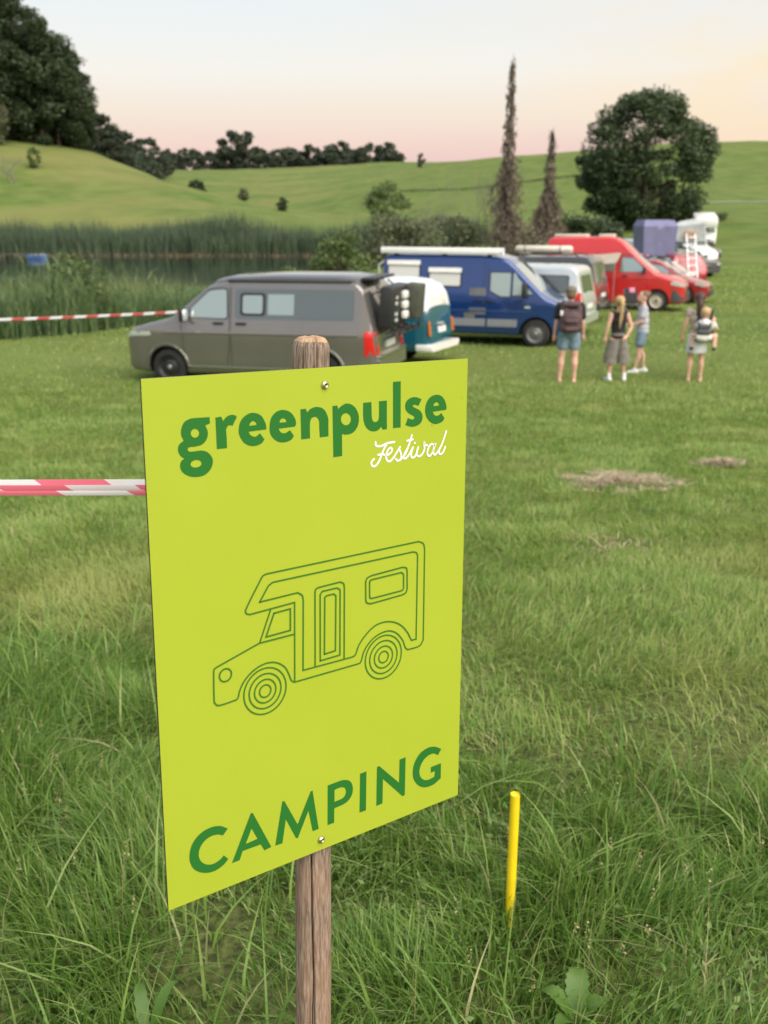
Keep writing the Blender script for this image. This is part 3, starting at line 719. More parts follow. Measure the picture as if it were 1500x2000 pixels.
# ------------------------------------------------------------------ vehicles
def interp(P, s):
    return float(np.interp(s, [p[0] for p in P], [p[1] for p in P]))
def round_poly(pts, r, n=4):
    out = []; N = len(pts)
    for i in range(N):
        p = Vector((*pts[i], 0)); a_ = Vector((*pts[i - 1], 0)); b_ = Vector((*pts[(i + 1) % N], 0))
        d1, d2 = (a_ - p), (b_ - p); k = min(r, d1.length * .45, d2.length * .45)
        p1, p2 = p + d1.normalized() * k, p + d2.normalized() * k
        for t in np.linspace(0, 1, n):
            q = p1 * (1 - t) ** 2 + p * 2 * t * (1 - t) + p2 * t ** 2
            out.append((q.x, q.y))
    return out
def box_bm(bm, c, s, bev=0.0, rot=None):
    r = bmesh.ops.create_cube(bm, size=1.0)
    for v in r['verts']:
        v.co = Vector((v.co.x * s[0], v.co.y * s[1], v.co.z * s[2]))
    if bev > 0:
        es = list({e for v in r['verts'] for e in v.link_edges})
        g = bmesh.ops.bevel(bm, geom=es, offset=bev, segments=2, affect='EDGES', profile=.5)
        vs = list({v for f in g['faces'] for v in f.verts} | {v for v in r['verts'] if v.is_valid})
    else: vs = r['verts']
    for v in vs:
        q = v.co if rot is None else rot @ v.co
        v.co = q + Vector(c)
def box(name, c, s, m, parent, bev=.01, rot=None, smooth=35):
    bm = bmesh.new(); box_bm(bm, c, s, bev, rot); return from_bm(name, bm, m, parent, smooth)
def tube(name, pts, r, m, parent, n=8):
    bm = bmesh.new(); tube_bm(bm, pts, r if isinstance(r, (list, tuple)) else [r] * len(pts), n)
    return from_bm(name, bm, m, parent, 50)
def lathe_bm(bm, prof, n, axis_y=True, c=(0, 0, 0)):
    rings = []
    for r, y in prof:
        if r < 1e-6: rings.append([bm.verts.new((c[0], c[1] + y, c[2]))])
        else: rings.append([bm.verts.new((c[0] + r * math.cos(2 * math.pi * k / n), c[1] + y, c[2] + r * math.sin(2 * math.pi * k / n))) for k in range(n)])
    for a_, b_ in zip(rings, rings[1:]):
        for k in range(n):
            A = [a_[k % len(a_)], a_[(k + 1) % len(a_)], b_[(k + 1) % len(b_)], b_[k % len(b_)]]
            A = list(dict.fromkeys(A))
            if len(A) > 2: bm.faces.new(A)
    bmesh.ops.recalc_face_normals(bm, faces=bm.faces)
WHEEL_CACHE = {}
def wheel(parent, x, y, r, w, side, rim_mat, style='steel', hub=None):
    key = (r, w, side, rim_mat.name, style)
    if key not in WHEEL_CACHE:
        s = side
        bm = bmesh.new()
        lathe_bm(bm, [(r * .60, -w * .5 * s), (r * .80, -w * .5 * s), (r * .95, -w * .44 * s), (r, -w * .25 * s), (r, w * .25 * s), (r * .95, w * .42 * s), (r * .82, w * .5 * s), (r * .66, w * .49 * s), (r * .63, w * .42 * s), (r * .60, w * .1 * s)], 40)
        t = bpy.data.meshes.new('tyre'); bm.to_mesh(t); bm.free(); t.materials.append(M_tyre); t.shade_smooth(); t.set_sharp_from_angle(angle=R(50))
        bm = bmesh.new()
        lathe_bm(bm, [(r * .65, w * .43 * s), (r * .62, w * .46 * s), (r * .58, w * .40 * s), (r * .52, w * .22 * s), (r * .42, w * .20 * s), (r * .30, w * .34 * s), (r * .22, w * .36 * s), (r * .20, w * .30 * s), (0, w * .30 * s)], 40)
        if style == 'steel':
            for k in range(10):                      # ventilation holes as dark recesses
                a_ = 2 * math.pi * k / 10
                box_bm(bm, (math.cos(a_) * r * .47, w * .225 * s, math.sin(a_) * r * .47), (r * .10, .006, r * .14), .008, Matrix.Rotation(-a_, 3, 'Y'))
        else:
            for k in range(5):
                a_ = 2 * math.pi * k / 5
                box_bm(bm, (math.cos(a_) * r * .42, w * .36 * s, math.sin(a_) * r * .42), (r * .42, .03, r * .13), .012, Matrix.Rotation(-a_, 3, 'Y'))
        q = bpy.data.meshes.new('rim'); bm.to_mesh(q); bm.free(); q.materials.append(rim_mat); q.shade_smooth(); q.set_sharp_from_angle(angle=R(35))
        bm = bmesh.new(); lathe_bm(bm, [(r * .13, w * .30 * s), (r * .12, w * .42 * s), (r * .08, w * .45 * s), (0, w * .45 * s)], 20)
        h = bpy.data.meshes.new('hub_cap'); bm.to_mesh(h); bm.free(); h.materials.append(hub or M_steel); h.shade_smooth()
        WHEEL_CACHE[key] = (t, q, h)
    t, q, h = WHEEL_CACHE[key]
    o = bpy.data.objects.new('wheel', t); col.objects.link(o); o.parent = parent; o.location = (x, y, r)
    for nm, d in (('rim', q), ('hub_cap', h)):
        c = bpy.data.objects.new(nm, d); col.objects.link(c); c.parent = o
    return o

class Body:
    def __init__(s, L, top, bot, plan, wid, r=.09, crown=.03):
        s.L, s.top, s.bot, s.plan, s.wid, s.r, s.crown = L, top, bot, plan, wid, r, crown
    def hw(s, a, z): return interp(s.plan, a) * interp(s.wid, z)
    def zt(s, a): return interp(s.top, a)
    def zb(s, a): return interp(s.bot, a)
    def ring(s, a):
        zt_, zb_ = s.zt(a), s.zb(a)
        r = min(s.r, (zt_ - zb_) * .3)
        P = []
        Yb = s.hw(a, zb_)
        P.append((0, zb_)); P.append((Yb - .12, zb_)); P.append((Yb - .03, zb_ + .015))
        for k in range(15):
            z = zb_ + .05 + (zt_ - r - zb_ - .05) * k / 14
            P.append((s.hw(a, z), z))
        Yt = s.hw(a, zt_ - r)
        for t in (.25, .5, .75, 1.):
            th = t * math.pi / 2
            P.append((Yt - r + r * math.cos(th), zt_ - r + r * math.sin(th)))
        for t in (.2, .4, .6, .8, 1.):
            P.append(((Yt - r) * (1 - t), zt_ + s.crown * (1 - (1 - t) ** 2)))
        return P
    def z_at(s, a, y):
        zt_, zb_ = s.zt(a), s.zb(a); r = min(s.r, (zt_ - zb_) * .3); Yt = s.hw(a, zt_ - r); y = abs(y)
        if y <= Yt - r: return zt_ + s.crown * (1 - (y / max(1e-6, Yt - r)) ** 2)
        k = min(1., (y - (Yt - r)) / r); return zt_ - r + r * math.sqrt(max(0, 1 - k * k))
    def build(s, name, parent, m, wheels=None, split=None, arch=.40):
        st = sorted(set([round(p[0], 4) for p in s.top + s.bot + s.plan] + [round(k, 3) for k in np.arange(0, s.L, .09)] + [s.L]))
        rings = []
        V = []; F = []
        for a in st:
            P = s.ring(a)
            full = [(y, z) for y, z in P] + [(-y, z) for y, z in P[-2:0:-1]]
            rings.append(len(full))
            for y, z in full: V.append((s.L / 2 - a, y, z))
        n = rings[0]
        for i in range(len(st) - 1):
            for k in range(n):
                F.append((i * n + k, i * n + (k + 1) % n, (i + 1) * n + (k + 1) % n, (i + 1) * n + k))
        F.append(tuple(range(n))[::-1]); b0 = (len(st) - 1) * n; F.append(tuple(range(b0, b0 + n)))
        me = bpy.data.meshes.new(name); me.from_pydata(V, [], F); me.update()
        bm = bmesh.new(); bm.from_mesh(me); bmesh.ops.remove_doubles(bm, verts=bm.verts, dist=1e-5); bmesh.ops.recalc_face_normals(bm, faces=bm.faces); bm.to_mesh(me); bm.free()
        o = link(name, me, m, parent)
        if wheels:
            bm = bmesh.new()
            W = max(p[1] for p in s.wid)
            for a, rz in wheels:
                for sd in (-1, 1):
                    lathe_bm(bm, [(0, sd * (W - .27)), (arch, sd * (W - .27)), (arch, sd * (W + .2)), (0, sd * (W + .2))], 36, c=(s.L / 2 - a, 0, rz))
            cm = bpy.data.meshes.new('cut'); bm.to_mesh(cm); bm.free()
            c = bpy.data.objects.new('cut', cm); col.objects.link(c)
            o.parent = None
            md = o.modifiers.new('b', 'BOOLEAN'); md.object = c; md.operation = 'DIFFERENCE'; md.solver = 'EXACT'
            dg = bpy.context.evaluated_depsgraph_get()
            nm = bpy.data.meshes.new_from_object(o.evaluated_get(dg))
            o.modifiers.clear(); o.data = nm; nm.name = name; o.parent = parent
            bpy.data.objects.remove(c); bpy.data.meshes.remove(cm)
            nm.materials.clear()
            for k in (m if isinstance(m, (list, tuple)) else [m]): nm.materials.append(k)
            nm.materials.append(M_black)
            bi = len(nm.materials) - 1
            for f in nm.polygons:
                x, y, z = f.center
                f.material_index = 0
                for a, rz in wheels:
                    d = math.hypot(x - (s.L / 2 - a), z - rz)
                    if d < arch + .004 and abs(y) < s.hw(a, min(z, 1.0)) - .012 and abs(y) > .35: f.material_index = bi
        if split:
            for f in o.data.polygons:
                if f.material_index == 0 and f.center.z > split: f.material_index = 1
        o.data.shade_smooth(); o.data.set_sharp_from_angle(angle=R(38))
        return o
    def side(s, name, pts, sd, off, m, parent, r=.05, th=.02):
        pts = round_poly(pts, r) if r else pts
        bm = bmesh.new(); A = []; B = []
        for a, z in pts:
            y = s.hw(a, z)
            A.append(bm.verts.new((s.L / 2 - a, sd * (y + off), z))); B.append(bm.verts.new((s.L / 2 - a, sd * (y + off - th), z)))
        f_ = bm.faces.new(A)
        for i in range(len(A)): bm.faces.new((A[i], B[i], B[(i + 1) % len(A)], A[(i + 1) % len(A)]))
        tri = bmesh.ops.triangulate(bm, faces=[f_])['faces']
        aset = set(A); ed = [e for e in {e for t in tri for e in t.edges} if not (e.verts[0] in aset and e.verts[1] in aset and any(q not in tri for q in e.link_faces))]
        # let the panel follow the curve of the body between its corners
        long_ = [e for e in ed if e.calc_length() > .12]
        if long_:
            g = bmesh.ops.subdivide_edges(bm, edges=long_, cuts=3)
            for v in g['geom_inner']:
                if isinstance(v, bmesh.types.BMVert):
                    v.co.y = sd * (s.hw(s.L / 2 - v.co.x, v.co.z) + off)
        bmesh.ops.triangulate(bm, faces=[f for f in bm.faces if len(f.verts) > 4])
        bmesh.ops.recalc_face_normals(bm, faces=bm.faces)
        o = from_bm(name, bm, m, parent, 30)
        return o
    def line(s, name, pts, w, sd, off, m, parent, step=.1):
        P = []
        for (a0, z0), (a1, z1_) in zip(pts, pts[1:]):
            n = max(1, int(math.hypot(a1 - a0, z1_ - z0) / step))
            P += [(a0 + (a1 - a0) * k / n, z0 + (z1_ - z0) * k / n) for k in range(n)]
        P.append(pts[-1])
        bm = bmesh.new(); prev = None
        for i, (a, z) in enumerate(P):
            a0, z0 = P[max(0, i - 1)]; a1, z2 = P[min(len(P) - 1, i + 1)]
            d = Vector((a1 - a0, z2 - z0)).normalized(); nrm = Vector((-d.y, d.x)) * w / 2
            q = []
            for k, dd in ((-1, 0), (-.6, off), (.6, off), (1, 0)):
                aa, zz = a + nrm.x * k, z + nrm.y * k
                q.append(bm.verts.new((s.L / 2 - aa, sd * (s.hw(aa, zz) + dd), zz)))
            if prev:
                for k in range(3): bm.faces.new((prev[k], prev[k + 1], q[k + 1], q[k]))
            prev = q
        bmesh.ops.recalc_face_normals(bm, faces=bm.faces)
        return from_bm(name, bm, m, parent, 60)
    def topgrid(s, name, a0, a1, k0, k1, off, m, parent, n=10):
        """panel on the upper surface between two stations; k = share of the width"""
        bm = bmesh.new(); rows = []
        for i in range(n + 1):
            t = i / n; a = a0 + (a1 - a0) * t; k = k0 + (k1 - k0) * t
            Y = (s.hw(a, s.zt(a) - .05)) * k
            e = .02; dz = (s.zt(a + e) - s.zt(a - e)) / (2 * e); nl = math.hypot(1, dz)
            rows.append([bm.verts.new((s.L / 2 - a + off * dz / nl, y, s.z_at(a, y) + off / nl)) for y in np.linspace(-Y, Y, 13)])
        for r0, r1 in zip(rows, rows[1:]):
            for k in range(12): bm.faces.new((r0[k], r0[k + 1], r1[k + 1], r1[k]))
        bmesh.ops.recalc_face_normals(bm, faces=bm.faces)
        for f in bm.faces:
            if f.normal.z < 0: f.normal_flip()
        return from_bm(name, bm, m, parent, 180)
    def s_end(s, z, rear):
        sm = np.linspace(0, s.L, 400); ok = [a for a in sm if s.zt(a) >= z]
        return (max(ok) if rear else min(ok)) if ok else (s.L if rear else 0)
    def end(s, name, pts, rear, off, m, parent, r=.03, th=.03):
        """panel on the nose or the tail, outline in (y, z)"""
        pts = round_poly(pts, r) if r else pts
        bm = bmesh.new(); A = []; B = []; sg = -1 if rear else 1
        for y, z in pts:
            a = s.s_end(z, rear); x = s.L / 2 - a
            A.append(bm.verts.new((x + sg * off, y, z))); B.append(bm.verts.new((x + sg * (off - th), y, z)))
        bm.faces.new(A)
        for i in range(len(A)): bm.faces.new((A[i], B[i], B[(i + 1) % len(A)], A[(i + 1) % len(A)]))
        bmesh.ops.triangulate(bm, faces=[f for f in bm.faces if len(f.verts) > 4])
        bmesh.ops.recalc_face_normals(bm, faces=bm.faces)
        return from_bm(name, bm, m, parent, 30)
def rect(a0, a1, z0, z1_): return [(a0, z0), (a1, z0), (a1, z1_), (a0, z1_)]
def window(B, pts, sd, parent, glass=None, r=.06, frame=.025, name='side_window'):
    c = np.mean(pts, 0); P = [tuple(np.array(p) + (np.array(p) - c) / np.linalg.norm(np.array(p) - c) * frame * 1.3) for p in pts]
    f = B.side(name, P, sd, .004, M_black, parent, r * 1.2)
    B.side('glass', pts, sd, .008, glass or M_glass, f, r)
    return f
def both(fn):
    for sd in (1, -1): fn(sd)
def mirror(B, a, z, sd, parent, m=None, sz=(.09, .22, .24)):
    y = B.hw(a, z)
    o = box('wing_mirror', (B.L / 2 - a, sd * (y + .16), z + .06), sz, m or M_black, parent, .035)
    tube('mirror_arm', [(B.L / 2 - a + .02, sd * (y - .03), z - .02), (B.L / 2 - a, sd * (y + .12), z + .02)], .022, M_black, o)
    box('mirror_glass', (B.L / 2 - a - sz[0] / 2 - .001, sd * (y + .16), z + .06), (.006, sz[1] * .8, sz[2] * .8), M_lamp, o, .002)
def handle(B, a, z, sd, parent, m=None):
    y = B.hw(a, z); box('door_handle', (B.L / 2 - a, sd * (y + .018), z), (.20, .035, .045), m or M_black, parent, .012)
def paint(name, c, metal=.0, rough=.32):
    return mat(name, c, rough, metal=metal, coat=1.0, var=.04, vscale=1.5)
def place(root, X, Y, deg):
    root.location = (X, Y, z1(X, Y)); root.rotation_euler = (0, 0, R(deg))
    # rest on the slope: tilt to the ground under the axles
    c, s_ = math.cos(R(deg)), math.sin(R(deg))
    f, b = z1(X + c * 1.4, Y + s_ * 1.4), z1(X - c * 1.4, Y - s_ * 1.4)
    l_, r_ = z1(X - s_ * .8, Y + c * .8), z1(X + s_ * .8, Y - c * .8)
    root.location.z = (f + b + l_ + r_) / 4 - .02
    root.rotation_euler = Matrix(((c, -s_, 0), (s_, c, 0), (0, 0, 1))).to_euler()
    root.rotation_euler.rotate_axis('Y', -math.atan2(f - b, 2.8)); root.rotation_euler.rotate_axis('X', math.atan2(l_ - r_, 1.6))

# ---- grey camper van
P_grey = paint('warm grey metallic', (.198, .184, .180), .5, .17)
P_grey_roof = paint('dark grey roof', (.10, .10, .105), .5, .35)
B = Body(4.9, [(0, .58), (.03, .80), (.08, .95), (.2, 1.04), (.45, 1.11), (.95, 1.22), (1.05, 1.27), (1.75, 1.80), (1.95, 1.87), (2.3, 1.90), (4.4, 1.90), (4.56, 1.87), (4.66, 1.78), (4.79, 1.32), (4.85, 1.1), (4.90, .92)],
         [(0, .30), (.15, .25), (.5, .23), (4.5, .25), (4.75, .30), (4.9, .38)],
         [(0, .74), (.05, .83), (.15, .91), (.35, .965), (.7, .995), (1.2, 1), (4.4, 1), (4.65, .985), (4.82, .94), (4.9, .86)],
         [(.2, .89), (.36, .925), (.40, .938), (.8, .956), (1.0, .957), (1.03, .950), (1.24, .905), (1.82, .79), (2.0, .75)], .10)
vg = empty('camper_van', (0, 0, 0), 0, 'warm grey metallic camper van with pop-up roof and a loaded black rear carrier', 'van')
WF, WB = .92, 3.92
B.build('body', vg, P_grey, [(WF, .345), (WB, .345)], arch=.395)
for a in (WF, WB):
    for sd in (1, -1): wheel(vg, B.L / 2 - a, sd * .80, .345, .22, sd, M_black, 'steel', M_steel)
def _g(sd):
    window(B, [(1.26, 1.27), (1.80, 1.735), (2.13, 1.76), (2.15, 1.255)], sd, vg)
    f = B.side('side_window', rect(2.30, 4.52, 1.25, 1.765), sd, .004, M_darkglass, vg, .06)
    B.side('window_frame', rect(2.40, 2.88, 1.31, 1.70), sd, .010, M_black, f, .06)
    B.side('pane', rect(2.45, 2.83, 1.35, 1.66), sd, .014, M_glass, f, .05)
    B.side('pane', rect(2.93, 3.42, 1.33, 1.68), sd, .010, M_glass, f, .02)
    B.side('pane', rect(3.50, 4.49, 1.28, 1.74), sd, .008, M_darkglass, f, .05)
    B.line('sill_trim', [(1.36, .385), (3.48, .385)], .035, sd, .012, M_chrome, vg)
    B.line('waist_crease', [(.9, .99), (4.6, 1.01)], .05, sd, .010, P_grey, vg)
    for pl in ([(1.22, 1.2), (1.25, 1.0), (1.30, .42), (1.36, .33)], [(2.22, 1.80), (2.22, .33)], [(2.10, .33), (2.19, .8), (2.19, 1.78)], [(3.42, .9), (3.42, .34)]):
        B.line('door_seam', pl, .014, sd, .0015, M_black, vg)
    B.line('wheel_arch_lip', [(WF + .425 * math.cos(t), .345 + .425 * math.sin(t)) for t in np.linspace(.08, math.pi - .08, 20)], .05, sd, .018, P_grey, vg)
    B.line('wheel_arch_lip', [(WB + .425 * math.cos(t), .345 + .425 * math.sin(t)) for t in np.linspace(.08, math.pi - .08, 20)], .05, sd, .018, P_grey, vg)
    handle(B, 1.98, 1.17, sd, vg); handle(B, 2.42, 1.17, sd, vg)
    mirror(B, 1.36, 1.26, sd, vg)
    B.side('fuel_flap', rect(4.05, 4.22, .82, .98), sd, .003, P_grey, vg, .02)
    B.side('headlight', [(.06, .86), (.62, .93), (.58, 1.00), (.2, .99), (.08, .95)], sd, .012, M_lamp, vg, .02)
    B.side('tail_light', [(4.71, .66), (4.71, 1.08), (4.84, 1.08), (4.89, .66)], sd, .014, M_red_lens, vg, .02)
both(_g)
B.topgrid('windscreen', 1.06, 1.74, .93, .90, .006, M_glass, vg)
B.end('bumper_front', [(-.66, .34), (.66, .34), (.66, .6), (-.66, .6)], False, .02, M_dark, vg)
B.end('grille', [(-.62, .64), (.62, .64), (.6, .80), (-.6, .80)], False, .012, M_black, vg)
B.end('rear_window', [(-.66, 1.30), (.66, 1.30), (.60, 1.74), (-.60, 1.74)], True, .012, M_darkglass, vg, .06)
B.end('bumper_rear', [(-.82, .36), (.82, .36), (.82, .60), (-.82, .60)], True, .06, P_grey, vg, .05, .2)
B.end('bumper_trim', [(-.80, .61), (.80, .61), (.80, .65), (-.80, .65)], True, .07, M_chrome, vg, .01, .1)
npl = B.end('number_plate', [(-.26, .74), (.26, .74), (.26, .85), (-.26, .85)], True, .02, M_plate, vg, .01)
B.end('emblem', [(.06 * math.cos(t), 1.12 + .06 * math.sin(t)) for t in np.linspace(0, 2 * np.pi, 14, endpoint=False)], True, .03, M_chrome, vg, 0)
for sd in (1, -1): B.end('tail_light_inner', [(sd * .66, .66), (sd * .80, .66), (sd * .79, 1.06), (sd * .72, 1.06)], True, .018, M_red_lens, vg, .02)
bm = bmesh.new()                                     # pop-up roof shell lying closed on the body
prof = [(1.80, 1.86), (1.92, 1.915), (2.15, 1.955), (3.0, 1.985), (4.2, 1.975), (4.52, 1.93), (4.60, 1.86)]
rows = []
for a, z in prof:
    hw_ = .69 if 1.85 < a < 4.55 else .62
    rows.append([bm.verts.new((2.45 - a, y * hw_, zz)) for y, zz in ((1.06, z - .15), (1.03, z - .03), (.95, z), (.5, z + .018), (0, z + .024), (-.5, z + .018), (-.95, z), (-1.03, z - .03), (-1.06, z - .15))])
for r0, r1 in zip(rows, rows[1:]):
    for k in range(8): bm.faces.new((r0[k], r0[k + 1], r1[k + 1], r1[k]))
bmesh.ops.recalc_face_normals(bm, faces=bm.faces)
from_bm('roof_shell', bm, P_grey_roof, vg, 40)
box('awning_rail', (-.85, .75, 1.905), (2.3, .06, .05), M_dark, vg, .015)
box('roof_spoiler', (-2.24, 0, 1.93), (.26, 1.2, .05), M_black, vg, .015)
# loaded carrier on the tailgate
cr_ = tube('rear_carrier', [(-2.34, .45, .95), (-2.50, .45, 1.05), (-2.42, .45, 1.75), (-2.28, .45, 1.86)], .018, M_black, vg)
tube('carrier_bar', [(-2.34, -.45, .95), (-2.50, -.45, 1.05), (-2.42, -.45, 1.75), (-2.28, -.45, 1.86)], .018, M_black, cr_)
for z_, x_ in ((1.12, -2.50), (1.45, -2.47), (1.72, -2.43)): tube('carrier_bar', [(x_, -.62, z_), (x_, .62, z_)], .016, M_black, cr_)
for y_ in (.40, 0, -.40): tube('carrier_arm', [(-2.48, y_, 1.10), (-2.85, y_ * .9, 1.02), (-2.93, y_ * .9, 1.12)], .016, M_black, cr_)
box('bag', (-2.58, .18, 1.46), (.26, 1.0, .72), M_black, cr_, .05, Matrix.Rotation(R(-6), 3, 'Y'))
M_olive = mat('dark olive canvas', (.06, .065, .05), .8, var=.2)
box('crate', (-2.80, -.34, 1.50), (.30, .46, .60), M_olive, cr_, .03, Matrix.Rotation(R(-5), 3, 'Y'))
for z_ in (1.30, 1.47, 1.64):
    box('reflector_pad', (-2.76, .10 - .02 * (z_ - 1.3), z_), (.10, .22, .14), M_white, cr_, .035)
for z_, y_ in ((1.62, .48), (1.52, .50), (1.34, .52), (1.24, .52)): box('strap_buckle', (-2.72, y_, z_), (.03, .12, .06), mat('pale strap', (.45, .47, .47), .6), cr_, .012)
for k in range(3):
    tube('wheel_tray', [(-2.60 - .12 * k, -.72, 1.03), (-2.60 - .12 * k, .72, 1.03)], .025, M_black, cr_)
tube('strap', [(-2.45, -.25, 1.72), (-2.92, -.45, 1.30), (-2.80, -.5, 1.02)], .012, M_black, cr_)
place(vg, -2.22, 18.9, 163)

# ---- teal and white classic bus
P_teal = paint('teal paint', (.005, .082, .130), 0, .3)
P_cream = mat('cream white paint', (.66, .72, .74), .3, coat=.8, var=.03)
B = Body(4.5, [(0, .6), (.02, .9), (.05, 1.15), (.16, 1.5), (.30, 1.72), (.5, 1.84), (.9, 1.91), (2.0, 1.93), (3.7, 1.91), (4.05, 1.86), (4.25, 1.76), (4.36, 1.6), (4.43, 1.3), (4.47, 1.0), (4.5, .7)],
         [(0, .38), (.3, .34), (4.1, .34), (4.5, .42)],
         [(0, .70), (.04, .80), (.12, .88), (.3, .95), (.6, 1), (3.9, 1), (4.2, .97), (4.38, .90), (4.46, .82), (4.5, .74)],
         [(.3, .79), (.5, .835), (.9, .855), (1.12, .85), (1.18, .835), (1.7, .745), (1.93, .69)], .17, .03)
vt = empty('classic_bus', (0, 0, 0), 0, 'teal classic camper bus with white upper half and white rear bumper', 'van')
B.build('body', vt, [P_teal, P_cream], [(.95, .32), (3.35, .32)], split=1.25, arch=.37)
for a in (.95, 3.35):
    for sd in (1, -1): wheel(vt, B.L / 2 - a, sd * .70, .32, .18, sd, M_white, 'steel', M_chrome)
def _t(sd):
    for a0, a1 in ((.45, 1.15), (1.3, 2.2), (2.32, 3.2), (3.30, 3.85)): window(B, rect(a0, a1, 1.34, 1.68), sd, vt, r=.10)
    for k in range(8): B.side('air_louvre', rect(3.98, 4.18, 1.34 + k * .042, 1.363 + k * .042), sd, .004, M_dark, vt, .01)
    B.line('waist_trim', [(.1, 1.25), (4.40, 1.25)], .03, sd, .008, M_white, vt)
    B.line('door_seam', [(1.22, 1.6), (1.22, .42)], .012, sd, .0015, M_black, vt)
    handle(B, 1.1, 1.06, sd, vt, M_chrome)
    B.end('tail_light', [(sd * .66, .70), (sd * .74, .70), (sd * .74, 1.02), (sd * .66, 1.02)], True, .02, M_amber, vt, .03)
    B.end('headlight', [(sd * .5 + .10 * math.cos(t), .82 + .10 * math.sin(t)) for t in np.linspace(0, 2 * np.pi, 16, endpoint=False)], False, .02, M_lamp, vt, 0)
both(_t)
M_pale_glass = mat('curtained glass', (.62, .64, .62), .15, coat=1)
B.end('rear_window', [(-.50, 1.33), (.50, 1.33), (.45, 1.60), (-.45, 1.60)], True, .012, M_pale_glass, vt, .08)
P_teal2 = paint('green teal paint', (.014, .125, .125), 0, .3)
tg = B.end('tailgate', [(-.57, .66), (.57, .66), (.58, 1.22), (-.58, 1.22)], True, .008, P_teal2, vt, .05)
B.end('number_plate', [(-.22, .74), (.22, .74), (.22, .87), (-.22, .87)], True, .03, M_plate, tg, .01)
B.end('plate_lamp', [(-.12, .91), (.12, .91), (.10, .96), (-.10, .96)], True, .05, M_chrome, tg, .01)
B.end('bumper_rear', [(-.84, .37), (.84, .37), (.84, .52), (-.84, .52)], True, .10, M_white, vt, .04, .16)
for sd in (1, -1): box('bumper_end', (-2.16, sd * .80, .445), (.40, .10, .145), M_white, vt, .03)
B.end('bumper_front', [(-.80, .40), (.80, .40), (.80, .56), (-.80, .56)], False, .08, M_white, vt, .04, .1)
B.end('windscreen', [(-.60, 1.2), (.60, 1.2), (.55, 1.66), (-.55, 1.66)], False, .012, M_glass, vt, .1)
place(vt, -.74, 22.1, 156); vt.scale = (.95, .95, .93)

# ---- blue panel van camper
P_blue = paint('blue paint', (.011, .046, .195), .35, .2)
M_strip = mat('grey rubbing strip', (.22, .23, .26), .5, var=.06)
B = Body(4.75, [(0, .60), (.04, .82), (.12, .95), (.3, 1.05), (.62, 1.17), (.75, 1.25), (1.42, 1.88), (1.62, 2.04), (1.9, 2.11), (2.3, 2.14), (4.52, 2.14), (4.64, 2.11), (4.69, 2.0), (4.73, 1.3), (4.75, .9)],
         [(0, .32), (.15, .28), (.5, .27), (4.5, .30), (4.75, .40)],
         [(0, .72), (.05, .80), (.15, .88), (.4, .955), (.8, .99), (1.3, 1), (4.4, 1), (4.66, .985), (4.75, .95)],
         [(.2, .93), (.5, .98), (1.0, .995), (1.18, .98), (1.24, .97), (2.0, .88), (2.2, .85)], .10)
vb = empty('panel_van_camper', (0, 0, 0), 0, 'dark blue panel van camper with a white roof awning and blinds in its windows', 'van')
B.build('body', vb, P_blue, [(.88, .34), (3.72, .34)], arch=.40)
for a in (.88, 3.72):
    for sd in (1, -1): wheel(vb, B.L / 2 - a, sd * .83, .34, .22, sd, mat('dull steel rim', (.20, .20, .20), .5, metal=.5, var=.2), 'steel', M_steel)
M_blind = mat('cream window blind', (.60, .60, .58), .35, coat=.8)
def _b(sd):
    window(B, [(.98, 1.27), (1.36, 1.64), (1.40, 1.74), (1.46, 1.74), (1.46, 1.22)], sd, vb, r=.03)
    window(B, [(1.52, 1.20), (1.52, 1.74), (2.0, 1.74), (2.0, 1.32), (1.75, 1.20)], sd, vb, r=.03)
    for a0, a1, z0, z3 in ((2.75, 3.50, 1.42, 1.80), (3.78, 4.55, 1.58, 1.96)):
        f = B.side('side_window', rect(a0 - .03, a1 + .03, z0 - .03, z3 + .03), sd, .015, M_black, vb, .04)
        B.side('blind', rect(a0, a1, z0, z3 - .09), sd, .022, M_blind, f, .03)
        B.side('blind_cassette', rect(a0 - .03, a1 + .03, z3 - .07, z3 + .04), sd, .06, M_white, f, .02, .06)
    for a0, a1 in ((1.33, 2.05), (2.10, 3.25), (4.15, 4.60)): B.side('rubbing_strip', rect(a0, a1, .48, .66), sd, .016, M_strip, vb, .02)
    for pl in ([(1.28, 1.15), (1.30, .9), (1.36, .40), (2.06, .36)], [(2.07, 1.98), (2.07, .36)], [(3.28, 2.0), (3.28, .5)], [(2.16, 1.98), (2.16, 1.0)]):
        B.line('door_seam', pl, .016, sd, .0015, M_black, vb)
    B.line('waist_crease', [(1.0, .84), (4.6, .84)], .05, sd, .008, P_blue, vb)
    B.line('slide_rail', [(3.32, 1.06), (4.6, 1.06)], .03, sd, .004, M_black, vb)
    handle(B, 2.0, 1.08, sd, vb); handle(B, 2.28, 1.10, sd, vb)
    mirror(B, 1.16, 1.30, sd, vb, sz=(.11, .22, .36))
    B.side('turn_signal', rect(1.02, 1.16, .93, .985), sd, .012, M_lamp, vb, .02)
    B.side('headlight', [(.08, .74), (.42, .80), (.40, .96), (.16, .93)], sd, .012, M_lamp, vb, .02)
    B.end('tail_light', [(sd * .80, .75), (sd * .92, .75), (sd * .90, 1.3), (sd * .80, 1.3)], True, .014, M_red_lens, vb, .02)
both(_b)
for a0, a1, z0, z3 in ((2.10, 2.50, 1.20, 1.38), (2.10, 2.50, .76, .92), (2.36, 2.62, .50, .80)):  # flat dark grey rectangles on one flank of the blue body
    B.side('grey_patch', rect(a0, a1, z0, z3), -1, .006, mat('matte grey', (.12, .125, .13), .7, var=.15), vb, .01)
B.topgrid('windscreen', .80, 1.46, .94, .90, .006, M_glass, vb)
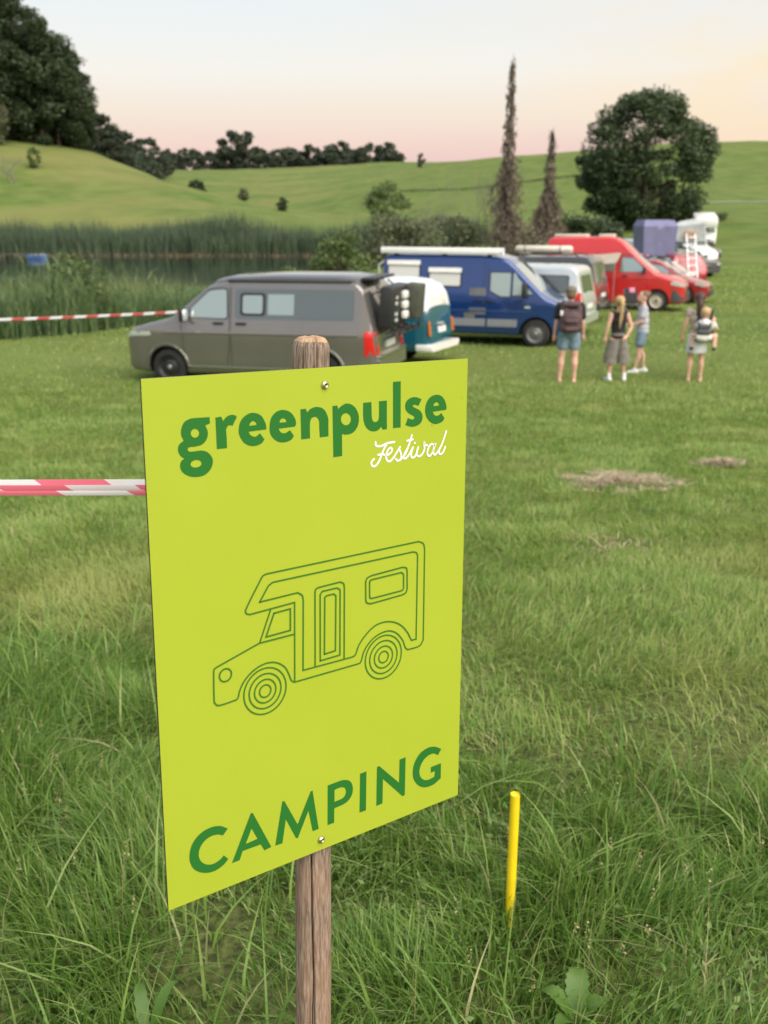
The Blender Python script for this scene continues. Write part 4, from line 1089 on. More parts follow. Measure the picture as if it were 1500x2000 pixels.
B.end('bumper_front', [(-.70, .34), (.70, .34), (.70, .58), (-.70, .58)], False, .03, M_dark, vb)
B.end('grille', [(-.5, .62), (.5, .62), (.45, .76), (-.45, .76)], False, .012, M_black, vb)
aw = box('roof_awning', (-.86, -.86, 2.23), (2.95, .17, .15), M_white, vb, .04)
for x_ in (.62, -2.34): box('awning_end_cap', (x_, -.86, 2.23), (.025, .18, .16), M_plate, aw, .04)
for x_ in (-2.0, -.8, .3): box('awning_bracket', (x_, -.80, 2.15), (.10, .16, .05), M_dark, aw, .01)
tube('bike_rack_arch', [(-2.38, -.62, 1.55), (-2.50, -.62, 1.62), (-2.52, -.62, 1.86), (-2.38, -.60, 1.96)], .025, M_white, vb)
tube('bike_rack_arch', [(-2.38, .62, 1.55), (-2.50, .62, 1.62), (-2.52, .62, 1.86), (-2.38, .60, 1.96)], .025, M_white, vb)
place(vb, 2.46, 25.55, -17)

# ---- silver van
def small_van(name, label, pcol, H, L=4.5, rack=False, glass=None, plate=True):
    k = H / 1.9
    B = Body(L, [(0, .56), (.04, .78), (.1, .90), (.3, 1.0), (.85, 1.12 * k), (.95, 1.16 * k), (1.6, 1.72 * k), (1.8, 1.82 * k), (2.2, 1.86 * k), (L - .5, 1.87 * k), (L - .3, 1.84 * k), (L - .22, 1.76 * k), (L - .10, 1.25 * k), (L - .04, 1.05 * k), (L, .85)],
             [(0, .30), (.2, .24), (L - .4, .24), (L, .38)],
             [(0, .74), (.06, .84), (.2, .93), (.6, .99), (1.2, 1), (L - .5, 1), (L - .2, .98), (L - .06, .93), (L, .86)],
             [(.2, .87), (.4, .91), (.8, .925), (1.08, .92), (1.2, .90), (1.75, .79), (2.0, .74)], .10)
    v = empty(name, (0, 0, 0), 0, label, 'van')
    B.build('body', v, pcol, [(.85, .33), (L - .95, .33)], arch=.38)
    for a in (.85, L - .95):
        for sd in (1, -1): wheel(v, L / 2 - a, sd * .77, .33, .21, sd, M_steel, 'alloy')
    def f(sd):
        window(B, [(1.15, 1.18 * k), (1.62, 1.60 * k), (2.0, 1.62 * k), (2.0, 1.17 * k)], sd, v, glass)
        window(B, rect(2.12, 3.0, 1.18 * k, 1.62 * k), sd, v, glass)
        window(B, rect(3.12, L - .42, 1.18 * k, 1.62 * k), sd, v, glass)
        for pl in ([(2.06, 1.7 * k), (2.06, .32)], [(3.06, 1.7 * k), (3.06, .36)]): B.line('door_seam', pl, .014, sd, .0015, M_black, v)
        handle(B, 1.9, 1.05 * k, sd, v); mirror(B, 1.25, 1.16 * k, sd, v)
        B.side('headlight', [(.06, .80), (.5, .86), (.46, .96), (.12, .92)], sd, .012, M_lamp, v, .02)
        B.side('tail_light', [(L - .22, .74), (L - .20, 1.16), (L - .08, 1.16), (L - .02, .74)], sd, .014, M_red_lens, v, .02)
        B.end('tail_light_inner', [(sd * .68, .76), (sd * .80, .76), (sd * .79, 1.14), (sd * .72, 1.14)], True, .016, M_red_lens, v, .02)
    both(f)
    B.topgrid('windscreen', .96, 1.6, .93, .90, .006, M_glass, v)
    B.end('rear_window', [(-.62, 1.16 * k), (.62, 1.16 * k), (.57, 1.62 * k), (-.57, 1.62 * k)], True, .012, M_darkglass, v, .06)
    B.end('bumper_rear', [(-.80, .36), (.80, .36), (.80, .58), (-.80, .58)], True, .07, pcol, v, .05, .2)
    B.end('bumper_front', [(-.66, .32), (.66, .32), (.66, .54), (-.66, .54)], False, .03, M_dark, v, .05)
    B.end('number_plate', [(-.26, .72), (.26, .72), (.26, .83), (-.26, .83)], True, .02, M_plate, v, .01)
    if rack:
        for y_ in (.66, -.66): tube('roof_rail', [(.6, y_, 1.87 * k), (.5, y_, 1.93 * k), (-1.5, y_, 1.93 * k), (-1.6, y_, 1.87 * k)], .02, M_black, v)
        for x_ in (.2, -1.1): tube('roof_bar', [(x_, -.68, 1.94 * k), (x_, .68, 1.94 * k)], .022, M_chrome, v)
    return v
P_silver = paint('silver paint', (.56, .60, .62), .35, .3)
P_dgrey = paint('dark slate paint', (.055, .06, .065), .3, .3)
vs = small_van('silver_van', 'silver van with dark rear glass parked behind the person with the backpack', P_silver, 1.84, 4.4, glass=M_darkglass)
place(vs, 3.45, 28.0, 156)
vd = small_van('slate_van', 'dark slate grey van with a roof rack between the silver and red vans', P_dgrey, 1.92, 4.5, rack=True, glass=M_darkglass)
place(vd, 4.55, 31.8, 156)
tr_ = empty('roof_roll', (0, 0, 0), 0, 'cream canvas roll strapped on the roof rack of the slate van', 'awning roll')
bm = bmesh.new(); tube_bm(bm, [(-1.35, .42, 0), (-1.30, .42, 0), (.35, .42, 0), (.40, .42, 0)], [.06, .105, .105, .06], 14)
M_cream = mat('cream canvas', (.62, .58, .50), .8, var=.08)
from_bm('canvas_roll', bm, M_cream, tr_, 50)
for x_ in (.1, -1.0): tube('strap', [(x_, .42 + .11 * math.cos(t), .11 * math.sin(t)) for t in np.linspace(0, 2 * np.pi, 13)], .012, M_black, tr_)
tr_.rotation_euler = (0, 0, R(156)); tr_.location = (4.55, 31.8, z1(4.55, 31.8) + 2.08)

# ---- red high-roof van
P_red = paint('red paint', (.52, .018, .020), 0, .3)
B = Body(4.9, [(0, .58), (.03, .80), (.08, .95), (.2, 1.04), (.45, 1.11), (.95, 1.24), (1.05, 1.30), (1.62, 1.76), (2.15, 2.27), (2.35, 2.36), (2.6, 2.40), (4.5, 2.38), (4.62, 2.32), (4.72, 1.9), (4.82, 1.35), (4.90, .92)],
         [(0, .30), (.15, .25), (.5, .23), (4.5, .25), (4.75, .30), (4.9, .38)],
         [(0, .74), (.05, .83), (.15, .91), (.35, .965), (.7, .995), (1.2, 1), (4.4, 1), (4.65, .985), (4.82, .94), (4.9, .86)],
         [(.2, .90), (.4, .945), (.8, .955), (1.12, .95), (1.24, .93), (1.82, .82), (2.1, .77), (2.45, .66)], .12)
vr = empty('high_roof_van', (0, 0, 0), 0, 'red high-roof camper van with black bumper and steel wheels', 'van')
B.build('body', vr, P_red, [(WF, .345), (WB, .345)], arch=.40)
M_beige_rim = mat('pale steel rim', (.50, .45, .38), .5, var=.1)
for a in (WF, WB):
    for sd in (1, -1): wheel(vr, B.L / 2 - a, sd * .80, .345, .22, sd, M_beige_rim, 'steel', M_black)
def _r(sd):
    window(B, [(1.26, 1.29), (1.74, 1.72), (2.13, 1.74), (2.15, 1.27)], sd, vr)
    window(B, rect(2.35, 3.3, 1.30, 1.72), sd, vr); window(B, rect(3.45, 4.5, 1.30, 1.72), sd, vr)
    for pl in ([(1.22, 1.2), (1.30, .42)], [(2.22, 1.80), (2.22, .33)], [(3.38, 1.76), (3.38, .34)]): B.line('door_seam', pl, .016, sd, .0015, M_black, vr)
    B.line('roof_joint', [(1.75, 1.83), (4.7, 1.83)], .03, sd, .006, M_dark, vr)
    B.line('waist_crease', [(.9, 1.07), (4.6, 1.09)], .05, sd, .010, P_red, vr)
    handle(B, 1.98, 1.15, sd, vr); mirror(B, 1.36, 1.28, sd, vr)
    B.side('headlight', [(.06, .80), (.5, .88), (.46, 1.00), (.12, .97)], sd, .012, M_lamp, vr, .02)
    B.side('bumper_corner', [(.02, .32), (.46, .30), (.46, .50), (.40, .72), (.02, .70)], sd, .014, M_dark, vr, .02)
    B.side('tail_light', [(4.72, .70), (4.72, 1.20), (4.82, 1.20), (4.88, .70)], sd, .014, M_red_lens, vr, .02)
    B.end('headlight_front', [(sd * .50, .82), (sd * .68, .82), (sd * .66, .98), (sd * .52, .95)], False, .014, M_lamp, vr, .02)
both(_r)
B.topgrid('windscreen', 1.08, 1.60, .93, .90, .006, M_glass, vr)
B.end('bumper_front', [(-.68, .32), (.68, .32), (.68, .62), (-.68, .62)], False, .03, M_dark, vr)
B.end('grille', [(-.48, .66), (.48, .66), (.48, .80), (-.48, .80)], False, .012, M_black, vr)
for x_, L_ in ((-1.5, 1.1), (-.3, .5)): box('roof_hatch', (x_, 0, 2.45), (L_, .7, .09), M_cream, vr, .03)
place(vr, 7.9, 35.3, -20)
sh = empty('sun_awning', (0, 0, 0), 0, 'small beige sun awning propped open beside the red van', 'awning')
bm = bmesh.new(); G = []
for i in range(7):
    t = i / 6; G.append([bm.verts.new((-1.6 + 1.9 * u, -.92 - 1.3 * t, 1.86 - .30 * t - .05 * math.sin(math.pi * t) + .03 * math.cos(u * 6))) for u in np.linspace(0, 1, 8)])
for r0, r1 in zip(G, G[1:]):
    for k in range(7): bm.faces.new((r0[k], r0[k + 1], r1[k + 1], r1[k]))
bmesh.ops.solidify(bm, geom=list(bm.faces), thickness=.012)
from_bm('awning_cloth', bm, M_cream, sh, 60)
for x_ in (-1.58, .28): tube('awning_pole', [(x_, -2.2, -.0), (x_, -2.22, 1.57)], .014, M_steel, sh)
sh.location = vr.location; sh.rotation_euler = vr.rotation_euler
ch = empty('camp_chair', (7.65, 31.2, z1(7.65, 31.2)), R(20), 'black folding camp chair with a pink towel over its back', 'chair')
M_fabric_blk = mat('black canvas', (.02, .02, .024), .85)
box('seat', (0, 0, .42), (.46, .42, .03), M_fabric_blk, ch, .012)
box('backrest', (0, .23, .70), (.46, .03, .46), M_fabric_blk, ch, .012, Matrix.Rotation(R(-12), 3, 'X'))
box('towel', (.05, .27, .86), (.20, .06, .15), mat('pink towel', (.62, .22, .34), .9, var=.1), ch, .02, Matrix.Rotation(R(-12), 3, 'X'))
for sx in (-.22, .22):
    tube('leg', [(sx, -.22, 0), (sx, .20, .44)], .011, M_chrome, ch); tube('leg', [(sx, .24, 0), (sx, -.20, .44)], .011, M_chrome, ch)
    tube('back_post', [(sx, .20, .42), (sx, .30, .92)], .011, M_chrome, ch)

# ---- cars further up the row
def car(name, label, pcol, L=4.4, H=1.48, wagon=True, group=None, cat='car', glass=None, W=1.0):
    k = H / 1.48
    if wagon: top = [(0, .50), (.04, .66), (.12, .74), (.5, .84), (1.0, .93 * k), (1.1, .97 * k), (1.75, 1.38 * k), (2.0, 1.45 * k), (2.6, 1.48 * k), (L - .7, 1.45 * k), (L - .4, 1.38 * k), (L - .12, .98 * k), (L - .04, .85), (L, .66)]
    else: top = [(0, .50), (.04, .66), (.12, .74), (.5, .84), (1.1, .93 * k), (1.2, .97 * k), (1.9, 1.38 * k), (2.3, 1.47 * k), (2.8, 1.44 * k), (3.3, 1.30 * k), (L - .5, 1.0), (L - .1, .95), (L, .66)]
    B = Body(L, top, [(0, .26), (.3, .20), (L - .4, .22), (L, .34)], [(0, .72), (.08, .84), (.25, .94), (.7, .99), (L - .6, 1), (L - .2, .95), (L - .05, .88), (L, .80)],
             [(.2, .82 * W), (.4, .87 * W), (.75, .89 * W), (.95, .875 * W), (1.45, .62 * W), (1.8, .55 * W)], .10)
    v = empty(name, (0, 0, 0), 0, label, cat, group)
    B.build('body', v, pcol, [(.85, .31), (L - .9, .31)], arch=.36)
    for a in (.85, L - .9):
        for sd in (1, -1): wheel(v, L / 2 - a, sd * (.87 * W - .13), .31, .2, sd, M_steel, 'alloy')
    zc = .97 * k
    def f(sd):
        window(B, [(1.25, zc), (1.72, 1.28 * k), (2.25, 1.36 * k), (2.25, zc)], sd, v, glass, r=.04)
        window(B, [(2.33, zc), (2.33, 1.36 * k), (3.1, 1.34 * k), (3.1, zc)], sd, v, glass, r=.04)
        if wagon: window(B, [(3.2, zc + .02), (3.2, 1.33 * k), (L - .62, 1.30 * k), (L - .5, zc + .02)], sd, v, glass, r=.04)
        for pl in ([(1.2, .9), (1.25, .3)], [(2.29, 1.3 * k), (2.29, .3)], [(3.14, 1.0), (3.0, .45)]): B.line('door_seam', pl, .012, sd, .0015, M_black, v)
        handle(B, 2.1, .86, sd, v); mirror(B, 1.4, .96 * k, sd, v, pcol, (.1, .2, .14))
        B.side('headlight', [(.08, .62), (.5, .70), (.45, .79), (.15, .74)], sd, .012, M_lamp, v, .02)
        B.side('tail_light', [(L - .35, .72), (L - .32, .92), (L - .12, .92), (L - .05, .72)], sd, .014, M_red_lens, v, .02)
        B.end('headlight_front', [(sd * .42, .64), (sd * .64, .66), (sd * .62, .74), (sd * .44, .70)], False, .014, M_lamp, v, .02)
        B.end('tail_light_inner', [(sd * .52, .74), (sd * .70, .74), (sd * .70, .90), (sd * .54, .90)], True, .016, M_red_lens, v, .02)
    both(f)
    B.topgrid('windscreen', 1.12 if wagon else 1.22, 1.72 if wagon else 1.88, .90, .84, .006, M_glass, v)
    B.end('rear_window', [(-.56 * W, 1.0 * k), (.56 * W, 1.0 * k), (.50 * W, 1.32 * k), (-.50 * W, 1.32 * k)], True, .012, glass or M_glass, v, .06) if wagon else B.topgrid('rear_window', 3.3, L - .55, .84, .88, .006, M_glass, v)
    B.end('bumper_rear', [(-.74 * W, .34), (.74 * W, .34), (.74 * W, .56), (-.74 * W, .56)], True, .06, pcol, v, .05, .16)
    B.end('bumper_front', [(-.62 * W, .28), (.62 * W, .28), (.62 * W, .48), (-.62 * W, .48)], False, .04, M_dark, v, .05, .1)
    B.end('grille', [(-.36, .52), (.36, .52), (.34, .62), (-.34, .62)], False, .012, M_black, v)
    B.end('number_plate', [(-.25, .62), (.25, .62), (.25, .72), (-.25, .72)], True, .02, M_plate, v, .01)
    return v
P_maroon = paint('dark red paint', (.30, .012, .022), .1, .3)
P_offwhite = paint('white car paint', (.70, .72, .73), 0, .3)
P_blackp = paint('black car paint', (.015, .016, .018), .1, .25)
v7 = car('parked_car', 'maroon car with a silver sunshade in its windscreen beside the red van', P_maroon, 4.3, 1.55)
place(v7, 10.15, 38.9, -24)
B_s = box('sunshade', (.98, 0, 1.30), (.68, 1.16, .012), M_lamp, v7, .004, Matrix.Rotation(R(33.5), 3, 'Y'))
v8 = car('parked_car', 'dark red estate car seen from behind, carrying the purple roof tent', P_maroon, 4.4, 1.52, glass=M_pale_glass)
place(v8, 13.2, 47.6, 98)
v9 = car('parked_car', 'black and white faced car standing beyond the roof tent car', P_blackp, 4.3, 1.48, False)
place(v9, 15.7, 54.6, -62)
v10 = car('parked_car', 'dark grey car parked in front of the white motorhome', P_dgrey, 4.4, 1.55)
place(v10, 20.6, 70.0, -58)
v12 = car('parked_car', 'silver car mostly hidden behind the purple roof tent', P_silver, 4.4, 1.75)
place(v12, 13.9, 62.0, 150)
vw = small_van('white_van', 'white van standing between the pale roof tent and the motorhome', P_offwhite, 2.0, 4.6, glass=M_darkglass)
place(vw, 18.0, 62.5, -66)
# roof tent on the estate car
rt = empty('roof_tent', (0, 0, 0), 0, 'purple roof tent folded open over the dark red estate car', 'tent')
M_purple = mat('purple tent cloth', (.165, .165, .295), .75, var=.10, vscale=2, bump=.2, bscale=6)
bm = bmesh.new()
R0 = [(-1.05, -.78, -.30), (1.05, -.78, -.42), (1.05, .9, -.30), (-1.05, .9, -.15)]
R1 = [(-1.18, -.88, .92), (1.18, -.88, .92), (1.18, .9, .95), (-1.18, .9, .95)]
R2 = [(-1.02, -.62, 1.18), (1.02, -.62, 1.18), (1.02, .7, 1.20), (-1.02, .7, 1.20)]
def quadstrip(bm, A, Bq, n=8, sag=.03):
    for i in range(4):
        a0, a1, b0, b1 = [Vector(v) for v in (A[i], A[(i + 1) % 4], Bq[i], Bq[(i + 1) % 4])]
        g = []
        for u in range(n + 1):
            row = []
            for w in range(n + 1):
                p = (a0 * (1 - u / n) + a1 * (u / n)) * (1 - w / n) + (b0 * (1 - u / n) + b1 * (u / n)) * (w / n)
                nn = (a1 - a0).cross(b0 - a0).normalized()
                p -= nn * sag * math.sin(math.pi * u / n) * math.sin(math.pi * w / n) * (1 + .6 * math.sin(u * 2.3 + w))
                row.append(bm.verts.new(p))
            g.append(row)
        for u in range(n):
            for w in range(n): bm.faces.new((g[u][w], g[u + 1][w], g[u + 1][w + 1], g[u][w + 1]))
quadstrip(bm, R0, R1); quadstrip(bm, R1, R2, 6, .015); bm.faces.new([bm.verts.new(v) for v in R2])
bmesh.ops.remove_doubles(bm, verts=bm.verts, dist=.002)
from_bm('tent_cloth', bm, M_purple, rt, 40)
box('base_board', (.1, .1, -.10), (2.3, 1.5, .06), M_dark, rt, .02)
rt.location = (12.3, 47.3, z1(12.3, 47.3) + 1.75); rt.rotation_euler = (0, 0, R(4)); rt.scale = (.66, .9, 1.0)
ld = empty('ladder', (13.55, 44.9, z1(13.55, 44.9)), R(8), 'aluminium ladder leaning up to the roof tent', 'ladder')
for sx in (-.2, .2): tube('rail', [(sx, 0, 0), (sx, .75, 2.35)], .028, M_chrome, ld)
for k in range(8): tube('rung', [(-.2, .75 * (.06 + k * .125), 2.35 * (.06 + k * .125)), (.2, .75 * (.06 + k * .125), 2.35 * (.06 + k * .125))], .02, M_chrome, ld)
# pale roof tent with rigging behind
rt2 = empty('roof_tent', (0, 0, 0), 0, 'pale grey roof tent with open flap and poles behind the ladder', 'tent')
M_palecloth = mat('pale grey tent cloth', (.42, .44, .44), .8, var=.15, vscale=2.2)
bm = bmesh.new()
quadstrip(bm, [(-.9, -.7, 0), (.9, -.7, 0), (.9, .7, 0), (-.9, .7, 0)], [(-.95, -.6, .75), (.75, -.6, .95), (.75, .6, .95), (-.95, .6, .75)], 6, .03)
quadstrip(bm, [(-.95, -.6, .75), (.75, -.6, .95), (.75, .6, .95), (-.95, .6, .75)], [(-.5, -.1, 1.05), (.3, -.1, 1.18), (.3, .1, 1.18), (-.5, .1, 1.05)], 6, .02)
bmesh.ops.remove_doubles(bm, verts=bm.verts, dist=.002)
from_bm('tent_cloth', bm, M_palecloth, rt2, 40)
for p in ([(.9, -.7, .0), (1.7, -1.0, -1.5)], [(-.6, -.75, .1), (.9, -1.25, .35)], [(.75, -.6, .95), (1.2, -1.3, .6)]): tube('tent_pole', p, .022, M_chrome, rt2)
box('flap', (.1, -.78, .35), (.7, .05, .45), mat('peach lining', (.62, .42, .28), .8), rt2, .01, Matrix.Rotation(R(20), 3, 'X'))
box('base_board', (0, 0, -.05), (1.9, 1.4, .08), M_dark, rt2, .02)
rt2.location = (16.3, 55.6, z1(16.3, 55.6) + 1.70); rt2.rotation_euler = (0, 0, R(-20))
# white motorhome
mh = empty('motorhome', (0, 0, 0), 0, 'white motorhome with a rounded box over its cab standing last in the row', 'motorhome')
B = Body(5.6, [(0, .6), (.05, .85), (.15, .98), (.7, 1.18), (.8, 1.25), (1.2, 1.70), (1.22, 1.9), (1.3, 2.75), (5.5, 2.75), (5.6, 2.6)], [(0, .3), (.2, .27), (5.4, .35), (5.6, .42)], [(0, .70), (.1, .84), (.4, .92), (1.2, .92), (1.4, 1), (5.6, 1)],
         [(.3, 1.0), (1.0, 1.04), (2.6, 1.04), (2.8, 1.0)], .12)
B.build('body', mh, M_white, [(.95, .34), (4.2, .34)], arch=.40)
for a in (.95, 4.2):
    for sd in (1, -1): wheel(mh, 2.8 - a, sd * .86, .34, .2, sd, M_steel, 'steel')
box('alcove', (2.05, 0, 2.30), (1.5, 2.06, .92), M_white, mh, .22)
B.topgrid('windscreen', .84, 1.18, .92, .90, .008, M_glass, mh)
for sd in (1, -1):
    window(B, rect(2.0, 2.9, 1.5, 2.0), sd, mh); window(B, rect(3.6, 4.6, 1.5, 2.0), sd, mh)
    B.line('side_stripe', [(1.5, 1.2), (5.4, 1.2)], .12, sd, .004, M_strip, mh)
B.end('bumper_front', [(-.8, .32), (.8, .32), (.8, .6), (-.8, .6)], False, .04, M_dark, mh)
B.end('grille', [(-.5, .66), (.5, .66), (.5, .82), (-.5, .82)], False, .02, M_black, mh)
for sd in (1, -1): B.end('headlight', [(sd * .55, .66), (sd * .8, .66), (sd * .8, .84), (sd * .55, .84)], False, .02, M_lamp, mh, .02)
place(mh, 28.3, 92.0, -104); mh.scale = (.92, .92, .92)

# ------------------------------------------------------------------ leaves and blades
def blade_mesh(name, P, h, w, az, bend, m, lv=(0, .4, .75), twist=None, parent=None, extra=None):
    """curved tapering blades; P base points, az bending direction"""
    N = len(P); h = np.broadcast_to(h, N); w = np.broadcast_to(w, N); bend = np.broadcast_to(bend, N)
    d = np.stack([np.cos(az), np.sin(az), np.zeros(N)], 1)
    tw = az + np.pi / 2 + (RNG.normal(0, .6, N) if twist is None else twist)
    sd = np.stack([np.cos(tw), np.sin(tw), np.zeros(N)], 1)
    rows = []
    def centre(t):
        k = bend * t
        return P + d * (h * bend * t ** 1.8)[:, None] + np.array([0, 0, 1.]) * (h * t * (1 - .38 * np.minimum(bend, 1.6) * t))[:, None]
    for t in lv:
        c = centre(t); ww = (w * (1 - t ** 1.6) * .5)[:, None]
        rows += [c - sd * ww, c + sd * ww]
    rows.append(centre(1.0))
    K = len(rows)
    V = np.stack(rows, 1).reshape(-1, 3)
    b = np.arange(N)[:, None] * K
    Q = [np.hstack([b + 2 * i, b + 2 * i + 1, b + 2 * i + 3, b + 2 * i + 2]) for i in range(len(lv) - 1)]
    T = np.hstack([b + K - 3, b + K - 2, b + K - 1])
    return np_mesh(name, V, np.vstack(Q) if Q else None, T, m, parent, smooth=180)
def leaf_cloud(P, size, flat=.5, rng=RNG):
    """leaf-shaped quads, random orientation; returns vertices and quads"""
    N = len(P)
    n = rng.normal(size=(N, 3)); n[:, 2] = np.abs(n[:, 2]) + flat; n /= np.linalg.norm(n, axis=1)[:, None]
    a = np.cross(n, rng.normal(size=(N, 3))); a /= np.linalg.norm(a, axis=1)[:, None]
    b = np.cross(n, a)
    s = (np.broadcast_to(size, N) * rng.uniform(.6, 1.4, N))[:, None]
    V = np.stack([P - a * s * .62, P + b * s * .36 - n * s * .1, P + a * s * .62, P - b * s * .36 - n * s * .1], 1).reshape(-1, 3)
    return V, np.arange(N * 4).reshape(-1, 4)
def scatter(n, y0, y1, kx_=.44, mx=.7):
    y = np.sqrt(RNG.uniform(y0 ** 2, y1 ** 2, int(n))); x = RNG.uniform(-1, 1, int(n)) * (kx_ * y + mx)
    return x, y

M_grass = leaf_mat('lawn grass', [(0, (.135, .230, .044)), (.35, (.200, .325, .062)), (.7, (.285, .405, .090)), (.9, (.39, .45, .14)), (1, (.55, .48, .26))], .40, patch=(.36, .39, .12), pscale=.55)
M_long = leaf_mat('long grass', [(0, (.085, .180, .032)), (.4, (.150, .280, .046)), (.75, (.245, .385, .078)), (.95, (.38, .48, .17)), (1, (.52, .46, .26))], .42, .45)
M_hay = leaf_mat('hay', [(0, (.26, .19, .12)), (.4, (.42, .33, .22)), (1, (.62, .53, .39))], .25)
M_straw = leaf_mat('dry straw', [(0, (.16, .115, .065)), (.5, (.33, .25, .15)), (1, (.52, .43, .29))], .2)

def tallness(x, y):
    """1 where the grass was left unmown round the sign, 0 on the mown field"""
    edge = np.interp(x, [-2.5, -.9, -.2, .4, 1.2, 2.5], [4.6, 4.3, 3.4, 2.9, 2.75, 2.7]) + (fbm(x * 1.3, y * 1.3, 61) - .5) * 1.1
    return 1 - sstep(-.25, .35, y - edge)
BALD = [(-.46, 2.05, .16), (1.15, 3.3, .35), (1.7, 3.0, .35), (-.18, 1.85, .10)]
def bald(x, y):
    k = np.zeros_like(x)
    for a_, b_, r_ in BALD: k = np.maximum(k, 1 - sstep(.5, 1.2, np.hypot(x - a_, (y - b_) * .8) / r_))
    return k
# long grass
x, y = scatter(345000, 1.2, 5.4, .46, 1.0)
t = tallness(x, y); cl = fbm(x * 3.2, y * 3.2, 71)
keep = RNG.uniform(size=len(x)) < t * np.clip(.2 + 1.1 * cl, .1, 1) * np.clip(1.5 - y * .2, .55, 1) * (1 - .85 * bald(x, y))
x, y, cl, t = x[keep], y[keep], cl[keep], t[keep]
clx = fbm(x * 1.1 + 5, y * 1.1, 72)
h = (.05 + .155 * np.clip((cl - .3) * 2.2, 0, 1) * (.5 + clx)) * RNG.uniform(.55, 1.35, len(x)) * (.55 + .45 * t)
swirl = fbm(x * 2.0, y * 2.0, 73) * 9 + RNG.normal(0, .9, len(x))
o = blade_mesh('grass', np.stack([x, y, zt(x, y) - .01], 1), h, RNG.uniform(.0028, .0075, len(x)), swirl, RNG.gamma(2.2, .28, len(x)), M_long, (0, .36, .7))
tag(o, 'long unmown green grass around the sign post', 'grass', kind='stuff')
# taller single stalks, wide arching blades
x, y = scatter(5200, 1.35, 4.9, .44, .4)
keep = RNG.uniform(size=len(x)) < tallness(x, y) * np.clip(fbm(x * 1.7, y * 1.7, 75) * 2 - .5, 0, 1); x, y = x[keep], y[keep]
o = blade_mesh('grass', np.stack([x, y, zt(x, y) - .01], 1), RNG.uniform(.16, .34, len(x)), RNG.uniform(.0045, .0095, len(x)), RNG.uniform(0, 6.28, len(x)), RNG.gamma(3.0, .26, len(x)), M_long, (0, .25, .5, .72, .88))
tag(o, 'taller arching grass blades standing out of the long grass', 'grass', kind='stuff')
# clover and small herbs low between the blades
M_clover = leaf_mat('clover', [(0, (.08, .16, .03)), (.6, (.13, .23, .05)), (1, (.20, .29, .08))], .35)
x, y = scatter(26000, 1.25, 4.6, .45, .4)
keep = RNG.uniform(size=len(x)) < np.clip(fbm(x * 2.4 + 3, y * 2.4, 81) * 2.4 - .9, 0, 1) * (1 - .7 * bald(x, y)) * tallness(x, y); x, y = x[keep], y[keep]
P = np.stack([x, y, zt(x, y) + RNG.uniform(.005, .075, len(x))], 1)
Vc, Qc = leaf_cloud(P, .014, 1.2)
tag(np_mesh('ground_herbs', Vc, Qc, None, M_clover), 'small clover leaves growing low in the long grass', 'clover', kind='stuff')
# mown field
x, y = scatter(640000, 2.3, 21.0, .45, 1.3)
keep = RNG.uniform(size=len(x)) < (1 - .8 * tallness(x, y)) * (.45 + .75 * fbm(x * 1.4, y * 1.4, 91)) * (1 - .8 * bald(x, y)) * np.clip(1.5 - y * .068, .34, 1) * (1 - sstep(15, 21, y)); x, y = x[keep], y[keep]
x2, y2 = scatter(75000, 2.5, 6.8, .45, 1.0); k2 = RNG.uniform(size=len(x2)) < (1 - .8 * tallness(x2, y2)) * (1 - .6 * bald(x2, y2)); x = np.concatenate([x, x2[k2]]); y = np.concatenate([y, y2[k2]])
cl = fbm(x * 2.6, y * 2.6, 92)
h = (.026 + .062 * cl + .02 * (1 - sstep(3, 8, y))) * RNG.uniform(.6, 1.5, len(x)) * (1 + y * .02)
o = blade_mesh('grass', np.stack([x, y, zt(x, y) - .004], 1), h, RNG.uniform(.003, .0065, len(x)) * (1 + .10 * np.maximum(0, y - 3)), fbm(x * 1.2, y * 1.2, 93) * 10 + RNG.normal(0, 1, len(x)), RNG.gamma(2.4, .33, len(x)), M_grass, (0, .55))
tag(o, 'short mown grass of the meadow between sign and vans', 'grass', kind='stuff')
x, y = scatter(190000, 13.0, 62.0, .45, 1.0)
keep = (RNG.uniform(size=len(x)) < (.3 + .9 * fbm(x * .5, y * .5, 95)) * sstep(12, 19, y)) & (poly_sd(x, y, POND_NEAR) > 2.0); x, y = x[keep], y[keep]
o = blade_mesh('grass', np.stack([x, y, zt(x, y) - .01], 1), RNG.uniform(.035, .095, len(x)), RNG.uniform(.02, .05, len(x)) * (y / 22), RNG.uniform(0, 6.28, len(x)), RNG.gamma(2.4, .35, len(x)), M_grass, (0,))
tag(o, 'mown grass of the parking meadow under the vans', 'grass', kind='stuff')
